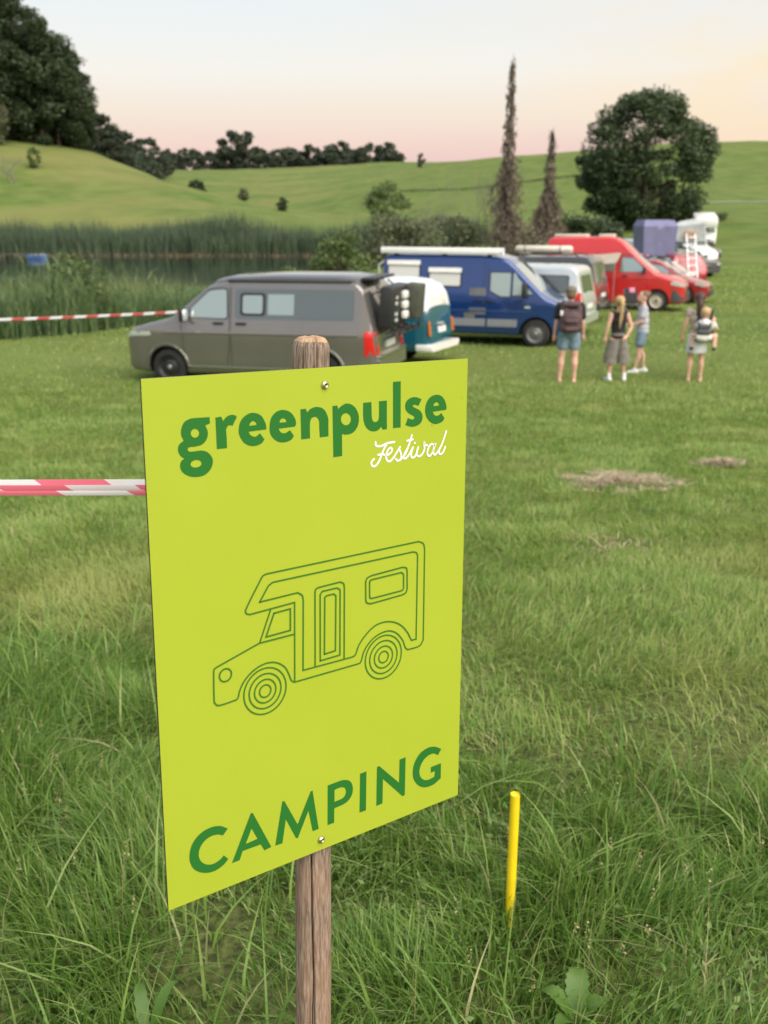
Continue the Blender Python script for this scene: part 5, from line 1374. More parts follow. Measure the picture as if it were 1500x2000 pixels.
# darker uneven tufts left by the mower
tx, ty = scatter(1500, 2.9, 15.0, .44, .6)
k = RNG.uniform(size=len(tx)) < (1 - tallness(tx, ty)); tx, ty = tx[k], ty[k]
x = np.repeat(tx, 16) + RNG.normal(0, .035, len(tx) * 16); y = np.repeat(ty, 16) + RNG.normal(0, .035, len(tx) * 16)
o = blade_mesh('grass', np.stack([x, y, zt(x, y) - .005], 1), RNG.uniform(.05, .125, len(x)), RNG.uniform(.004, .008, len(x)) * (1 + .07 * np.maximum(0, y - 3)), RNG.uniform(0, 6.28, len(x)), RNG.gamma(2.4, .3, len(x)), M_long, (0, .5))
tag(o, 'uneven taller grass tufts dotted over the mown meadow', 'grass', kind='stuff')
def bank(label, pts, n, h, m, w=.25, depth=1.2):
    px = np.array([p[0] for p in pts], float); dd = np.array([p[1] for p in pts], float)
    u = RNG.uniform(0, 1, n) * (len(pts) - 1); a_ = np.interp(u, np.arange(len(pts)), px); Y_ = np.interp(u, np.arange(len(pts)), dd) + RNG.normal(0, depth, n)
    X_ = np.array([lx(p, q, 8) for p, q in zip(a_, Y_)])
    o = blade_mesh('grass', np.stack([X_, Y_, zt(X_, Y_) - .05], 1), h * RNG.uniform(.4, 1.2, n), w, RNG.uniform(0, 6.28, n), RNG.uniform(.2, .8, n), m, (0, .5))
    return tag(o, label, 'grass', kind='stuff')
M_bank = leaf_mat('rough bank grass', [(0, (.05, .075, .022)), (1, (.11, .14, .05))], .3)
bank('dark strip of rough grass along a bank on the far slope', [(780, 250), (900, 238), (1010, 235), (1130, 240)], 1500, .45, M_bank, .25, 1.2)
bank('dark overgrown bank beside the oak tree', [(1300, 112), (1350, 109), (1425, 107)], 2600, .9, M_bank, .12, .7)
# loose straw lying on the mown field
x, y = scatter(5200, 2.6, 13.0, .44, .6)
keep = RNG.uniform(size=len(x)) < np.clip(fbm(x * .8 + 8, y * .8, 97) * 3 - 1.15, 0.02, 1) * (1 - .7 * tallness(x, y)); x, y = x[keep], y[keep]
o = blade_mesh('straw_litter', np.stack([x, y, zt(x, y) + .012], 1), .028, RNG.uniform(.0025, .005, len(x)), RNG.uniform(0, 6.28, len(x)), RNG.uniform(1.6, 4.5, len(x)), M_straw, (0, .5))
tag(o, 'loose dry cut straw scattered on the mown grass', 'straw', kind='stuff')
def hay(label, cx_, cy_, sx, sy, n, hz):
    u = RNG.normal(size=(n, 2)); r = np.hypot(u[:, 0], u[:, 1]); u = u[r < 1.9]; r = r[r < 1.9]
    lump = fbm(u[:, 0] * 2.6 + cx_, u[:, 1] * 2.6, 99)
    k = lump > .40 + .09 * r; u, r, lump = u[k], r[k], lump[k]
    x = cx_ + u[:, 0] * sx; y = cy_ + u[:, 1] * sy
    z = zt(x, y) + .02 + hz * np.exp(-r ** 2 * .6) * np.clip(lump - .35, 0, 1) * 1.6 * RNG.uniform(.1, 1, len(x))
    o = blade_mesh('hay_pile', np.stack([x, y, z], 1), RNG.uniform(.03, .07, len(x)), RNG.uniform(.006, .014, len(x)), RNG.uniform(0, 6.28, len(x)), RNG.uniform(1.0, 3.4, len(x)), M_hay, (0, .5))
    return tag(o, label, 'hay')
hay('wide flat heap of dry brown hay lying on the mown grass', 2.12, 8.75, .30, .38, 5200, .13)
hay('small heap of dry hay beyond the wide hay heap', 3.42, 10.0, .15, .14, 1400, .14)
hay('thin wisp of pale cut stalks on the mown grass', 1.42, 6.1, .16, .22, 260, .05)['kind'] = 'stuff'
# flowering grass stalks with seed heads
M_stalk = leaf_mat('seed stalk', [(0, (.20, .24, .08)), (1, (.42, .34, .18))], .25)
x, y = scatter(240, 1.5, 4.6, .42, .3)
k = RNG.uniform(size=len(x)) < tallness(x, y); x, y = x[k], y[k]
Ps = np.stack([x, y, zt(x, y)], 1); hs = RNG.uniform(.16, .33, len(x)); azs = RNG.uniform(0, 6.28, len(x)); bs = RNG.uniform(.05, .45, len(x))
o1 = blade_mesh('seed_stalks', Ps, hs, .0022, azs, bs, M_stalk, (0, .5, .9))
tips = Ps + np.stack([np.cos(azs) * hs * bs, np.sin(azs) * hs * bs, hs * (1 - .38 * bs)], 1)
hv = np.repeat(tips, 14, 0) + RNG.normal(size=(len(tips) * 14, 3)) * np.array([.003, .003, .013])
Vh, Qh = leaf_cloud(hv, .0055, 0)
np_mesh('seed_heads', Vh, Qh, None, M_stalk, o1)
tag(o1, 'thin flowering grass stalks with brownish seed heads in the long grass', 'grass stalks', kind='stuff')
# broad-leaved weeds
M_weed = leaf_mat('broad leaf', [(0, (.09, .185, .032)), (.5, (.125, .235, .042)), (1, (.17, .28, .06))], .40, .42)
def weed(label, x, y, leaves, seed):
    rg = random.Random(seed); z = z1(x, y)
    root = empty('broadleaf_plant', (x, y, z), 0, label, 'plant')
    for (a_, L_, w_, lift) in leaves:
        bm = bmesh.new(); prev = None; n = 15
        for i in range(n + 1):
            t = i / n
            wv = 1.15 * w_ * (math.sin(math.pi * min(1, t ** .85)) ** .75) * (1 + .22 * (i % 2)) * (0.3 if t < .12 else 1)
            r_ = .85 * L_ * t; zz = .01 + .85 * (lift * math.sin(t * 1.9) * L_ - .18 * L_ * t * t)
            c = Vector((math.cos(a_) * r_, math.sin(a_) * r_, zz)); s_ = Vector((-math.sin(a_), math.cos(a_), 0)) * wv
            q = [bm.verts.new(c - s_ + Vector((0, 0, .25 * wv))), bm.verts.new(c), bm.verts.new(c + s_ + Vector((0, 0, .25 * wv)))]
            if prev:
                for k in range(2): bm.faces.new((prev[k], prev[k + 1], q[k + 1], q[k]))
            prev = q
        from_bm('leaf', bm, M_weed, root, 180)
weed('broad-leaved dock plant with upright oval leaves below the yellow pole', .42, 1.80, [(R(80), .11, .020, .95), (R(150), .10, .017, .8), (R(20), .09, .016, .7), (R(-60), .08, .014, .5), (R(215), .08, .014, .6)], 3)
weed('dandelion plant with long toothed leaves beside the sign post', -.50, 1.72, [(R(60), .13, .010, 1.1), (R(110), .13, .011, 1.0), (R(150), .10, .012, .6), (R(10), .10, .012, .5), (R(-50), .08, .011, .5), (R(220), .09, .011, .5)], 8)
weed('low rosette of pale toothed leaves in the grass corner', -.66, 1.52, [(R(k), .07, .012, .6) for k in (30, 85, 140, 200, 290)], 5)

# ------------------------------------------------------------------ reeds
M_reed = leaf_mat('reed leaf', [(0, (.075, .13, .055)), (.5, (.125, .21, .08)), (.85, (.20, .29, .115)), (1, (.30, .35, .17))], .42)
M_reed_far = leaf_mat('far reed leaf', [(0, (.055, .092, .055)), (.5, (.09, .14, .078)), (1, (.15, .205, .115))], .3)
def along(P0, n, depth, inward):
    """points in a strip along the shore polyline"""
    P0 = np.array(P0, float); seg = np.linalg.norm(np.diff(P0, axis=0), axis=1); s = np.concatenate([[0], np.cumsum(seg)])
    u = RNG.uniform(0, s[-1], n); x = np.interp(u, s, P0[:, 0]); y = np.interp(u, s, P0[:, 1])
    i = np.clip(np.searchsorted(s, u) - 1, 0, len(seg) - 1); d = np.diff(P0, axis=0)[i] / seg[i][:, None]
    nrm = np.stack([-d[:, 1], d[:, 0]], 1); q = RNG.uniform(0, 1, n) * depth
    return x + nrm[:, 0] * q * inward, y + nrm[:, 1] * q * inward, u, q
near_shore = [(-34, 16.2), (-24, 19.2), (-15, 22.2), (-11.2, 24.4), (-8.4, 27.6), (-6.2, 32.5), (-4.4, 40), (-2.6, 50)]
x, y, u, q = along(near_shore, 30000, 6.0, 1)
hh = (1.25 + 1.7 * fbm(u * .42, q * .5, 41) + .04 * q) * RNG.uniform(.55, 1.12, len(x)) * np.interp(y - .45 * q, [20, 26.5, 30, 34, 40], [1.05, 1.0, .78, .48, .28])
o = blade_mesh('reeds', np.stack([x, y, np.maximum(zt(x, y), WATER_Z - .2) - .02], 1), hh, RNG.uniform(.018, .038, len(x)), RNG.uniform(0, 6.28, len(x)), RNG.gamma(2, .16, len(x)), M_reed, (0, .4, .75))
tag(o, 'dense green reed bed along the near bank of the pond', 'reeds', kind='stuff')
k = RNG.integers(0, len(x), 46000); xs, ys, hs_ = x[k], y[k], hh[k]       # side leaves higher up the stems
o = blade_mesh('reed_leaves', np.stack([xs, ys, np.maximum(zt(xs, ys), WATER_Z - .2) + hs_ * RNG.uniform(.1, .85, len(xs))], 1), RNG.uniform(.25, .6, len(xs)), RNG.uniform(.020, .042, len(xs)), RNG.uniform(0, 6.28, len(xs)), RNG.uniform(.5, 1.5, len(xs)), M_reed, (0, .4, .75))
tag(o, 'arching reed leaves on the near pond bank', 'reeds', kind='stuff')
far_shore = [(-64, 111.5), (-44, 112), (-30, 112.5), (-18, 112.3), (-8, 111.5), (2, 106), (6, 98)]
x, y, u, q = along(far_shore, 22000, 5.0, 1)
hh = (1.5 + 3.0 * fbm(u * .17, q * .3, 43)) * RNG.uniform(.6, 1.1, len(x)) * np.where((u > 18.5) & (u < 20.0), .25, 1)
o = blade_mesh('reeds', np.stack([x, y, np.maximum(zt(x, y), WATER_Z)], 1), hh, RNG.uniform(.06, .12, len(x)), RNG.uniform(0, 6.28, len(x)), RNG.gamma(2, .08, len(x)), M_reed_far, (0, .5))
tag(o, 'tall grey green reeds lining the far bank of the pond', 'reeds', kind='stuff')
M_reedfoot = leaf_mat('dry reed stems', [(0, (.09, .065, .045)), (1, (.23, .16, .10))], .1)
x, y, u, q = along(far_shore, 2600, .6, -1)
o = blade_mesh('reed_stubble', np.stack([x, y, np.full(len(x), WATER_Z - .05)], 1), RNG.uniform(.12, .6, len(x)), .08, RNG.uniform(0, 6.28, len(x)), RNG.gamma(2, .2, len(x)), M_reedfoot, (0,))
tag(o, 'brown dry reed stems at the waterline of the far bank', 'reeds', kind='stuff')

# ------------------------------------------------------------------ trees and shrubs
M_bark = mat('bark', (.085, .065, .050), .9, var=.3, vscale=6, bump=.6, bscale=20)
M_greybark = mat('grey bark', (.20, .175, .15), .9, var=.25, vscale=5)
M_oak = leaf_mat('oak foliage', [(0, (.034, .056, .026)), (.5, (.056, .088, .036)), (1, (.095, .135, .055))], .25)
M_wood_leaf = leaf_mat('woodland foliage', [(0, (.032, .052, .025)), (.5, (.050, .078, .034)), (1, (.085, .118, .050))], .25)
M_far_leaf = leaf_mat('far woodland foliage', [(0, (.042, .060, .040)), (1, (.080, .105, .062))], .25)
M_bush = leaf_mat('bush foliage', [(0, (.06, .10, .03)), (.5, (.11, .17, .05)), (1, (.19, .25, .08))], .35)
M_willow = leaf_mat('olive bush foliage', [(0, (.085, .108, .055)), (.5, (.135, .160, .080)), (1, (.205, .225, .12))], .35)
M_brown = leaf_mat('withered twigs', [(0, (.085, .068, .050)), (.5, (.145, .112, .085)), (1, (.23, .185, .14))], .15)
def crown_mesh(name, H, Rx, z0, leaves, lobes, size, seed, m, squash=.9, hollow=.55, shape=None, lobe=.30):
    """leaf crown: clumps spread over an uneven dome; each clump carries its own leaves"""
    rg = np.random.default_rng(seed)
    C = []; Hc = H - z0
    for k in range(lobes):
        th = rg.uniform(0, 2 * np.pi); v = rg.uniform(-.92, 1.0)
        prof = math.sqrt(max(.02, 1 - v * v)) if shape is None else shape(v)
        rad = rg.uniform(.55, 1.0) ** .6
        C.append((math.cos(th) * prof * Rx * rad * .86, math.sin(th) * prof * Rx * rad * .86, z0 + Hc * (.5 + .46 * v * (.75 + .25 * rad)), rg.uniform(.55, 1.15)))
    C = np.array(C); base = Rx * lobe
    n = int(leaves / lobes); P = []
    for c in C:
        r = base * c[3]; d = rg.normal(size=(n, 3)); d /= np.linalg.norm(d, axis=1)[:, None]
        rr_ = r * (hollow + (1 - hollow) * rg.uniform(size=n) ** .5) * (1 + .22 * np.sin(d[:, 0] * 5 + c[0]) * np.sin(d[:, 1] * 5 + c[1]))
        q = c[:3] + d * rr_[:, None] * np.array([1, 1, squash * .8]); P.append(q)
    P = np.vstack(P)
    V, Q = leaf_cloud(P, size, .3, rg)
    me = np_mesh(name, V, Q, None, m)
    return me, C
def limbs_bm(C, H, r0, z_fork, seed, n=14):
    rg = random.Random(seed); bm = bmesh.new()
    tube_bm(bm, [(0, 0, -.4), (0, 0, .3), (.02 * H * .3, 0, z_fork), (0, .02 * H * .3, H * .62), (0, 0, H * .9)], [r0 * 1.35, r0, r0 * .82, r0 * .4, r0 * .08], 10)
    idx = list(range(len(C))); rg.shuffle(idx)
    for i in idx[:n]:
        c = Vector(C[i][:3]); s = Vector((0, 0, min(max(z_fork * .8, c.z * .45), H * .6)))
        mdl = (s + c) / 2 + Vector((0, 0, .05 * H))
        tube_bm(bm, [s, mdl, c], [r0 * .42, r0 * .24, r0 * .06], 6)
    return bm
def tree(name, label, x, y, H, Rx, z0, leaves, lobes, size, seed, m, r0, fork, group=None, bark=None, sink=.1, **kw):
    root = empty(name, (x, y, z1(x, y) - sink), random.Random(seed).uniform(0, 6), label, 'tree', group)
    c, C = crown_mesh('crown', H, Rx, z0, leaves, lobes, size, seed, m, **kw); c.parent = root
    from_bm('trunk', limbs_bm(C, H, r0, fork, seed), bark or M_bark, root, 60)
    return root
def copy_tree(o, x, y, sc, rz, label=None):
    c = o.copy(); col.objects.link(c); c.location = (x, y, z1(x, y) - .2); c.scale = (sc[0], sc[0], sc[1]); c.rotation_euler = (0, 0, rz)
    if label: c['label'] = label
    for chd in o.children:
        d = chd.copy(); col.objects.link(d); d.parent = c
    return c
ox, oy = lx(1253, 106, 2.4), 106
tree('oak_tree', 'large solitary dark green oak tree standing on the slope behind the vans', ox, oy, 12.9, 7.3, -.6, 54000, 200, .26, 5, M_oak, .55, 2.0, hollow=.3, lobe=.197, shape=lambda v: max(.05, 1 - abs(v) ** 2.4) ** .5)
# woodland edge on the left hill
wood_lbl = 'tall dark broadleaf tree in the wood crowning the hill'
protos = []
for k in range(4):
    H = (24, 22, 25, 20)[k]
    t_ = tree('woodland_tree', wood_lbl, 0, 0, H, (7.4, 6.6, 7.0, 6.8)[k], -1.0, 17000, 60, .45, 20 + k, M_wood_leaf, .4, H * .3, 'trees of the wood on the hill', hollow=.4)
    protos.append(t_)
spots = [(-20, 176, 1.05), (20, 180, 1.12), (62, 180, 1.08), (100, 181, 1.02), (132, 184, .90), (158, 186, .72), (0, 192, 1.22), (45, 195, 1.16), (85, 197, 1.08), (118, 200, .98), (146, 203, .86), (172, 206, .68), (-60, 178, 1.1), (-100, 182, 1.1), (-50, 195, 1.1), (176, 192, .5)]
for i, (px, Y, s_) in enumerate(spots):
    x = lx(px, Y, 16)
    if i < 4:
        o = protos[i]; o.location = (x - 1.5, Y, z1(x, Y) - .2); o.scale = (s_, s_, s_ * .88)
    else: copy_tree(protos[i % 4], x - 1.5, Y, (s_ * random.uniform(.92, 1.1), s_ * random.uniform(.82, .95)), random.uniform(0, 6))
# wood running away behind the hill
far_lbl = 'dark tree in the wood running down behind the hill'
fp = []
for k in range(2):
    fp.append(tree('woodland_tree', far_lbl, 0, 0, 15, 5.5, .2, 6500, 40, .60, 40 + k, M_far_leaf, .3, 4, 'trees of the wood behind the hill', hollow=.4))
row = [(195, 205, .78), (212, 212, .76), (230, 222, .74), (248, 232, .72), (266, 245, .68), (284, 258, .62), (300, 270, .52), (240, 205, .50), (262, 210, .48), (284, 212, .42), (222, 200, .5), (205, 250, 1.0), (235, 262, .98), (262, 280, .92), (288, 300, .82), (312, 320, .62), (330, 340, .5), (296, 205, .30)]
for i, (px, Y, s_) in enumerate(row):
    x = lx(px, Y, 12)
    if i < 2: o = fp[i]; o.location = (x, Y, z1(x, Y) - .2); o.scale = (s_, s_, s_)
    else: copy_tree(fp[i % 2], x, Y, (s_ * random.uniform(.9, 1.2), s_ * random.uniform(.9, 1.1)), random.uniform(0, 6))
# tree line on the skyline
sl = tree('skyline_tree', 'small distant dark tree in the hedge line on the skyline', 0, 0, 11, 4.6, -1, 3600, 26, .70, 60, M_far_leaf, .3, 3, 'trees of the skyline hedge', hollow=.4)
sl2 = tree('skyline_tree', 'small distant dark tree in the hedge line on the skyline', 0, 0, 9, 5.2, -1, 3600, 26, .70, 61, M_far_leaf, .3, 2.5, 'trees of the skyline hedge', hollow=.4)
sky_row = [(330, .7), (345, .75), (362, .7), (378, .75), (395, .6), (410, .8), (428, .55), (444, .9), (454, 1.35), (470, .8), (484, 1.15), (500, .9), (515, .8), (530, .75), (545, .7), (562, .95), (578, .85), (592, .8), (606, .9), (620, .8), (634, .8), (648, 1.0), (664, 1.05), (680, 1.1), (694, .85), (708, .9), (724, 1.05), (740, .9), (755, 1.0), (768, .85), (779, .6)]
for i, (px, s_) in enumerate(sky_row):
    Y = 505 + 30 * math.sin(i * 1.7); x = lx(px, Y, 24); s_ *= 1.35
    if i < 2: o = (sl, sl2)[i]; o.location = (x, Y, z1(x, Y) - .3); o.scale = (s_, s_, s_)
    else: copy_tree((sl, sl2)[i % 2], x, Y, (s_ * random.uniform(.9, 1.3), s_), random.uniform(0, 6))
x = lx(822, 350, 20); copy_tree(sl, x, 350, (.30, .42), 1.0, 'lone round tree on the skyline of the far slope')
# single bushes on the slope
def bush(label, px, Y, H, Rx, m=M_wood_leaf, leaves=3200, size=.24, seed=1, name='bush', x=None, lobes=34):
    x = lx(px, Y, 3) if x is None else x
    root = empty(name, (x, Y, z1(x, Y) - .1), 0, label, 'bush')
    c, C = crown_mesh('foliage', H, Rx, 0.0, leaves, lobes, size, seed, m, hollow=.15, lobe=.40); c.parent = root
    bm = bmesh.new()
    for c_ in C[:8]: tube_bm(bm, [(0, 0, -.2), tuple(c_[:3] * .5), tuple(c_[:3])], [.05 * Rx, .03 * Rx, .01 * Rx], 5)
    from_bm('stems', bm, M_bark, root, 60)
bush('dark rounded bush alone on the meadow slope', 387, 175, 2.9, 1.5, seed=101)
bush('small olive bush at the foot of the slope', 478, 160, 2.0, .9, M_willow, 900, seed=102)
bush('small dark bush near the foot of the far meadow', 552, 150, 1.9, .85, M_wood_leaf, 900, seed=103)
bush('yellow green leafy bush on the bank behind the grey van', 665, 52, 2.6, 1.6, M_bush, 3400, .16, 104, lobes=22)
bush('bright green bush beside the yellow green one on the bank', 560, 56, 2.1, 1.1, M_bush, 2000, .16, 105)
bush('leafy shrub growing up through the near reeds', 140, 29.5, 2.75, .95, M_bush, 2600, .11, 106)
bush('olive scrub bush on the bank behind the blue van', 790, 70, 3.0, 3.2, M_willow, 5200, .20, 107, lobes=26)
bush('low olive scrub behind the roof of the blue van', 870, 78, 2.9, 3.0, M_willow, 4800, .20, 108, lobes=26)
bush('brownish scrub between the two dead spruces', 1030, 74, 2.4, 2.6, M_brown, 1500, .14, 109, lobes=24)
bush('dark green shrub below the oak tree', 1140, 92, 2.2, 3.2, M_oak, 4200, .24, 110, lobes=22)
bush('low green shrub behind the red van', 1105, 62, 1.7, 2.0, M_willow, 2600, .18, 111)
# young airy tree
tree('young_tree', 'young thin tree with sparse foliage on the bank behind the pond', lx(757, 92, 1.5), 92, 5.6, 2.4, .8, 4400, 40, .18, 70, M_bush, .07, 1.2, hollow=.1)
# dead ivy-clad spruces
M_brown_bark = mat("dead bark", (.12, .10, .085), .9, var=.3)
def dead_spruce(label, px, Y, H, Rb, seed):
    rg = np.random.default_rng(seed); x = lx(px, Y, 1)
    root = empty('dead_spruce', (x, Y, z1(x, Y) - .1), 0, label, 'tree')
    bm = bmesh.new()
    tube_bm(bm, [(-.25, 0, -.3), (-.12, 0, H * .3), (0, 0, H * .7), (.03, 0, H)], [.24, .17, .08, .015], 8)
    from_bm('trunk', bm, M_brown_bark, root, 60)
    pv, pq, pp, bl = [], [], [], bmesh.new()
    for k in range(420):                                     # drooping dead branches hung with dry sprays
        t = rg.uniform(.02, .97) ** 1.15; z = H * t
        L_ = float(np.interp(t, [0, .18, .4, .5, .6, .8, 1], [1.0, 1.0, .75, .48, .30, .22, .07])) * Rb * rg.uniform(.45, 1.45)
        a_ = rg.uniform(0, 6.283); d = np.array([math.cos(a_), math.sin(a_)]); c0 = -.2 * (1 - t)
        q = [(c0 + d[0] * L_ * u, d[1] * L_ * u, z + .12 * L_ * u - .75 * L_ * u * u) for u in (0, .35, .7, 1)]
        tube_bm(bl, q, [.018, .013, .009, .004], 4, False)
        m_ = int(4 + 15 * L_)
        u = rg.uniform(.1, 1.0, m_)
        P = np.stack([c0 + d[0] * L_ * u, d[1] * L_ * u, z + .12 * L_ * u - .75 * L_ * u * u], 1) + rg.normal(size=(m_, 3)) * np.array([.07, .07, .14]) - np.array([0, 0, .12])
        pp.append(P)
    tag(from_bm('branches', bl, M_brown_bark, root, 60), kind='stuff')
    V, Q = leaf_cloud(np.vstack(pp), .20, 0, rg)
    V = V.reshape(-1, 4, 3); c = V.mean(1, keepdims=True); V = c + (V - c) * np.array([.5, .5, 1.9]); V = V.reshape(-1, 3)
    tag(np_mesh('sprays', V, Q, None, M_brown, root), kind='stuff')
dead_spruce('tall dead brown spruce with drooping withered twigs behind the vans', 990, 76, 13.9, 1.3, 3)
dead_spruce('shorter dead brown spruce beside the tall one', 1070, 80, 9.3, 1.4, 4)
# bare shrubs
def bare(label, px, Y, H, spread, seed, name='bare_shrub', m=None, n=9, cat='shrub', depth=4, thick=1.0):
    rg = random.Random(seed); x = lx(px, Y, 1); bm = bmesh.new()
    def grow(p, d, L, r, lv):
        q = p + d * L * .5 + Vector((rg.gauss(0, .05), rg.gauss(0, .05), 0)) * L; e = q + (d + Vector((rg.gauss(0, .15), rg.gauss(0, .15), .1))).normalized() * L * .5
        tube_bm(bm, [p, q, e], [r, r * .8, r * .55], 4, False)
        if lv > 0:
            for k in range(3):
                nd = (d + Vector((rg.gauss(0, spread), rg.gauss(0, spread), rg.gauss(.15, .3)))).normalized()
                grow(q if k == 0 else e, nd, L * rg.uniform(.55, .8), r * .55, lv - 1)
    for k in range(n):
        a_ = rg.uniform(0, 6.28); grow(Vector((rg.gauss(0, .2), rg.gauss(0, .2), -.1)), Vector((math.cos(a_) * spread * .6, math.sin(a_) * spread * .6, 1)).normalized(), H * .34, .030 * H / 5 * thick, depth)
    o = from_bm(name, bm, m or M_greybark, None, 60)
    o.location = (x, Y, z1(x, Y)); tag(o, label, cat)
# pale track crossing the slope
tk = []
for t in np.linspace(0, 1, 40):
    X_ = lx(1330 + 420 * t, 158, 6); Y_ = 158 + 2.0 * math.sin(t * 3)
    for k in (-.9, 0, .9): tk.append((X_, Y_ + k, z1(X_, Y_ + k) + .06))
fq = [(i * 3 + k, (i + 1) * 3 + k, (i + 1) * 3 + k + 1, i * 3 + k + 1) for i in range(39) for k in range(2)]
tag(np_mesh('path', np.array(tk), np.array(fq), None, mat('gravel track', (.30, .29, .25), .95, var=.2, vscale=.6), smooth=180), 'pale gravel track crossing the slope beyond the oak', 'path', kind='structure')
bare('tall bare twiggy shrub left of the dead spruces', 950, 78, 7.6, .42, 9, n=6)
bare('bare grey bush on the bank behind the blue van', 850, 84, 4.6, .55, 10, n=6)
bare('small bare shrub between young tree and bare bush', 905, 80, 3.8, .6, 12, n=6)
bare('leafless orchard tree on the hill in front of the wood', 42, 150, 5.4, .8, 11, 'bare_tree', n=2, cat='tree', depth=5, thick=3.2)
bush('pale yellow shrub beside the leafless tree on the hill', 78, 160, 3.2, 1.1, M_bush, 900, .25, 112)
bush('light green rounded tree at the edge of the hill wood', -6, 172, 7.5, 3.4, M_willow, 3800, .40, 113)
# jetty and boat
bt = empty('rowing_boat', (lx(72, 101), 101, WATER_Z), R(10), 'small blue rowing boat moored at the far reeds', 'boat')
bm = bmesh.new(); rows = []
for i in range(9):
    t = i / 8; w_ = .62 * math.sin(math.pi * (.12 + .80 * t)) ** .6; x_ = -1.3 + 2.6 * t; zr = .50 + .16 * (2 * t - 1) ** 2
    rows.append([bm.verts.new(v) for v in ((x_, -w_, zr), (x_, -w_ * .8, .05), (x_, 0, -.08), (x_, w_ * .8, .05), (x_, w_, zr), (x_, w_ * .9, zr), (x_, w_ * .7, .12), (x_, -w_ * .7, .12), (x_, -w_ * .9, zr))])
for r0, r1 in zip(rows, rows[1:]):
    for k in range(9): bm.faces.new((r0[k], r0[(k + 1) % 9], r1[(k + 1) % 9], r1[k]))
bm.faces.new(rows[0]); bm.faces.new(rows[-1][::-1]); bmesh.ops.recalc_face_normals(bm, faces=bm.faces)
from_bm('hull', bm, mat('boat blue', (.06, .14, .38), .5, var=.1), bt, 40)
for x_ in (-.5, .4): box('thwart', (x_, 0, .42), (.22, .95, .03), mat('boat plank', (.32, .30, .28), .7), bt, .005)
box('cover', (.2, 0, .62), (1.9, 1.1, .12), mat('boat cover', (.28, .32, .42), .7), bt, .05)
bt.scale = (.72, .72, .72)
jt = empty('jetty', (lx(38, 102), 102, WATER_Z), 0, 'dark wooden jetty beside the blue boat at the far bank', 'jetty')
M_plank = mat('jetty wood', (.06, .05, .045), .85, var=.3)
for k in range(9): box('plank', (-1.6 + k * .40, 0, .42), (.36, 1.6, .06), M_plank, jt, .008)
for x_, y_ in ((-1.5, -.7), (1.5, -.7), (-1.5, .7), (1.5, .7)): tube('pile', [(x_, y_, -.8), (x_, y_, .6)], .09, M_plank, jt)

# ------------------------------------------------------------------ people
def sphere_bm(bm, c, r, sub=2):
    g = bmesh.ops.create_icosphere(bm, subdivisions=sub, radius=1.0)
    for v in g['verts']: v.co = Vector((v.co.x * r[0], v.co.y * r[1], v.co.z * r[2])) + Vector(c)
def blob(name, chains, balls, m, parent, voxel=.012, smooth=4):
    """one continuous skin grown over tapered limbs and rounded masses"""
    bm = bmesh.new()
    for pts, rad in chains:
        tube_bm(bm, pts, rad, 10)
        for p, r_ in zip(pts, rad): sphere_bm(bm, p, (r_, r_, r_), 2)
    for c, r_ in balls: sphere_bm(bm, c, r_ if isinstance(r_, tuple) else (r_, r_, r_), 3)
    me = bpy.data.meshes.new(name); bm.to_mesh(me); bm.free()
    tmp = bpy.data.objects.new(name, me); col.objects.link(tmp)
    md = tmp.modifiers.new('r', 'REMESH'); md.mode = 'VOXEL'; md.voxel_size = voxel
    sm = tmp.modifiers.new('s', 'SMOOTH'); sm.iterations = smooth; sm.factor = .5
    dg = bpy.context.evaluated_depsgraph_get(); nm = bpy.data.meshes.new_from_object(tmp.evaluated_get(dg))
    bpy.data.objects.remove(tmp); bpy.data.meshes.remove(me)
    nm.name = name; nm.materials.clear()
    return link(name, nm, m, parent, 180)
def loft(name, rings, m, parent, n=28, solid=.012, pleat=0.):
    """open garment sheet from stacked ellipses (centre, rx, ry)"""
    bm = bmesh.new(); prev = None
    for i, (c, rx, ry) in enumerate(rings):
        q = [bm.verts.new((c[0] + rx * (1 + pleat * math.sin(k * 2.9) * i / len(rings)) * math.cos(2 * math.pi * k / n), c[1] + ry * (1 + pleat * math.sin(k * 2.9) * i / len(rings)) * math.sin(2 * math.pi * k / n), c[2])) for k in range(n)]
        if prev:
            for k in range(n): bm.faces.new((prev[k], prev[(k + 1) % n], q[(k + 1) % n], q[k]))
        prev = q
    bmesh.ops.recalc_face_normals(bm, faces=bm.faces)
    bmesh.ops.solidify(bm, geom=list(bm.faces), thickness=solid)
    return from_bm(name, bm, m, parent, 70)
def skin_mat(n, c): return mat(n, c, .55, var=.06, vscale=12, spec=.3)
M_skinA = skin_mat('fair skin', (.62, .37, .28)); M_skinB = skin_mat('tanned skin', (.60, .37, .26)); M_skinC = skin_mat('pale skin', (.64, .40, .31))
M_hair_bl = mat('blond hair', (.44, .31, .14), .55, var=.25, vscale=40, bump=.5, bscale=120)
M_hair_br = mat('brown hair', (.055, .028, .022), .5, var=.3, vscale=40, bump=.5, bscale=120)
M_hair_mid = mat('mid brown hair', (.16, .10, .06), .55, var=.25, vscale=40, bump=.5, bscale=120)
M_hair_lt = mat('light blond child hair', (.50, .34, .18), .6, var=.2, vscale=40)
M_denim = mat('washed denim', (.17, .25, .33), .85, var=.25, vscale=14, bump=.3, bscale=300)
M_blackcloth = mat('black cotton', (.013, .013, .015), .85, bump=.9, bscale=16)
M_greycloth = mat('grey linen', (.19, .175, .155), .9, var=.2, vscale=10, bump=.9, bscale=14)
M_lilac = mat('pale grey cotton', (.42, .42, .48), .9, var=.08, bump=.9, bscale=14)
M_shoe = mat('white trainers', (.70, .70, .72), .6)
M_sole = mat('dark shoes', (.03, .03, .035), .7)
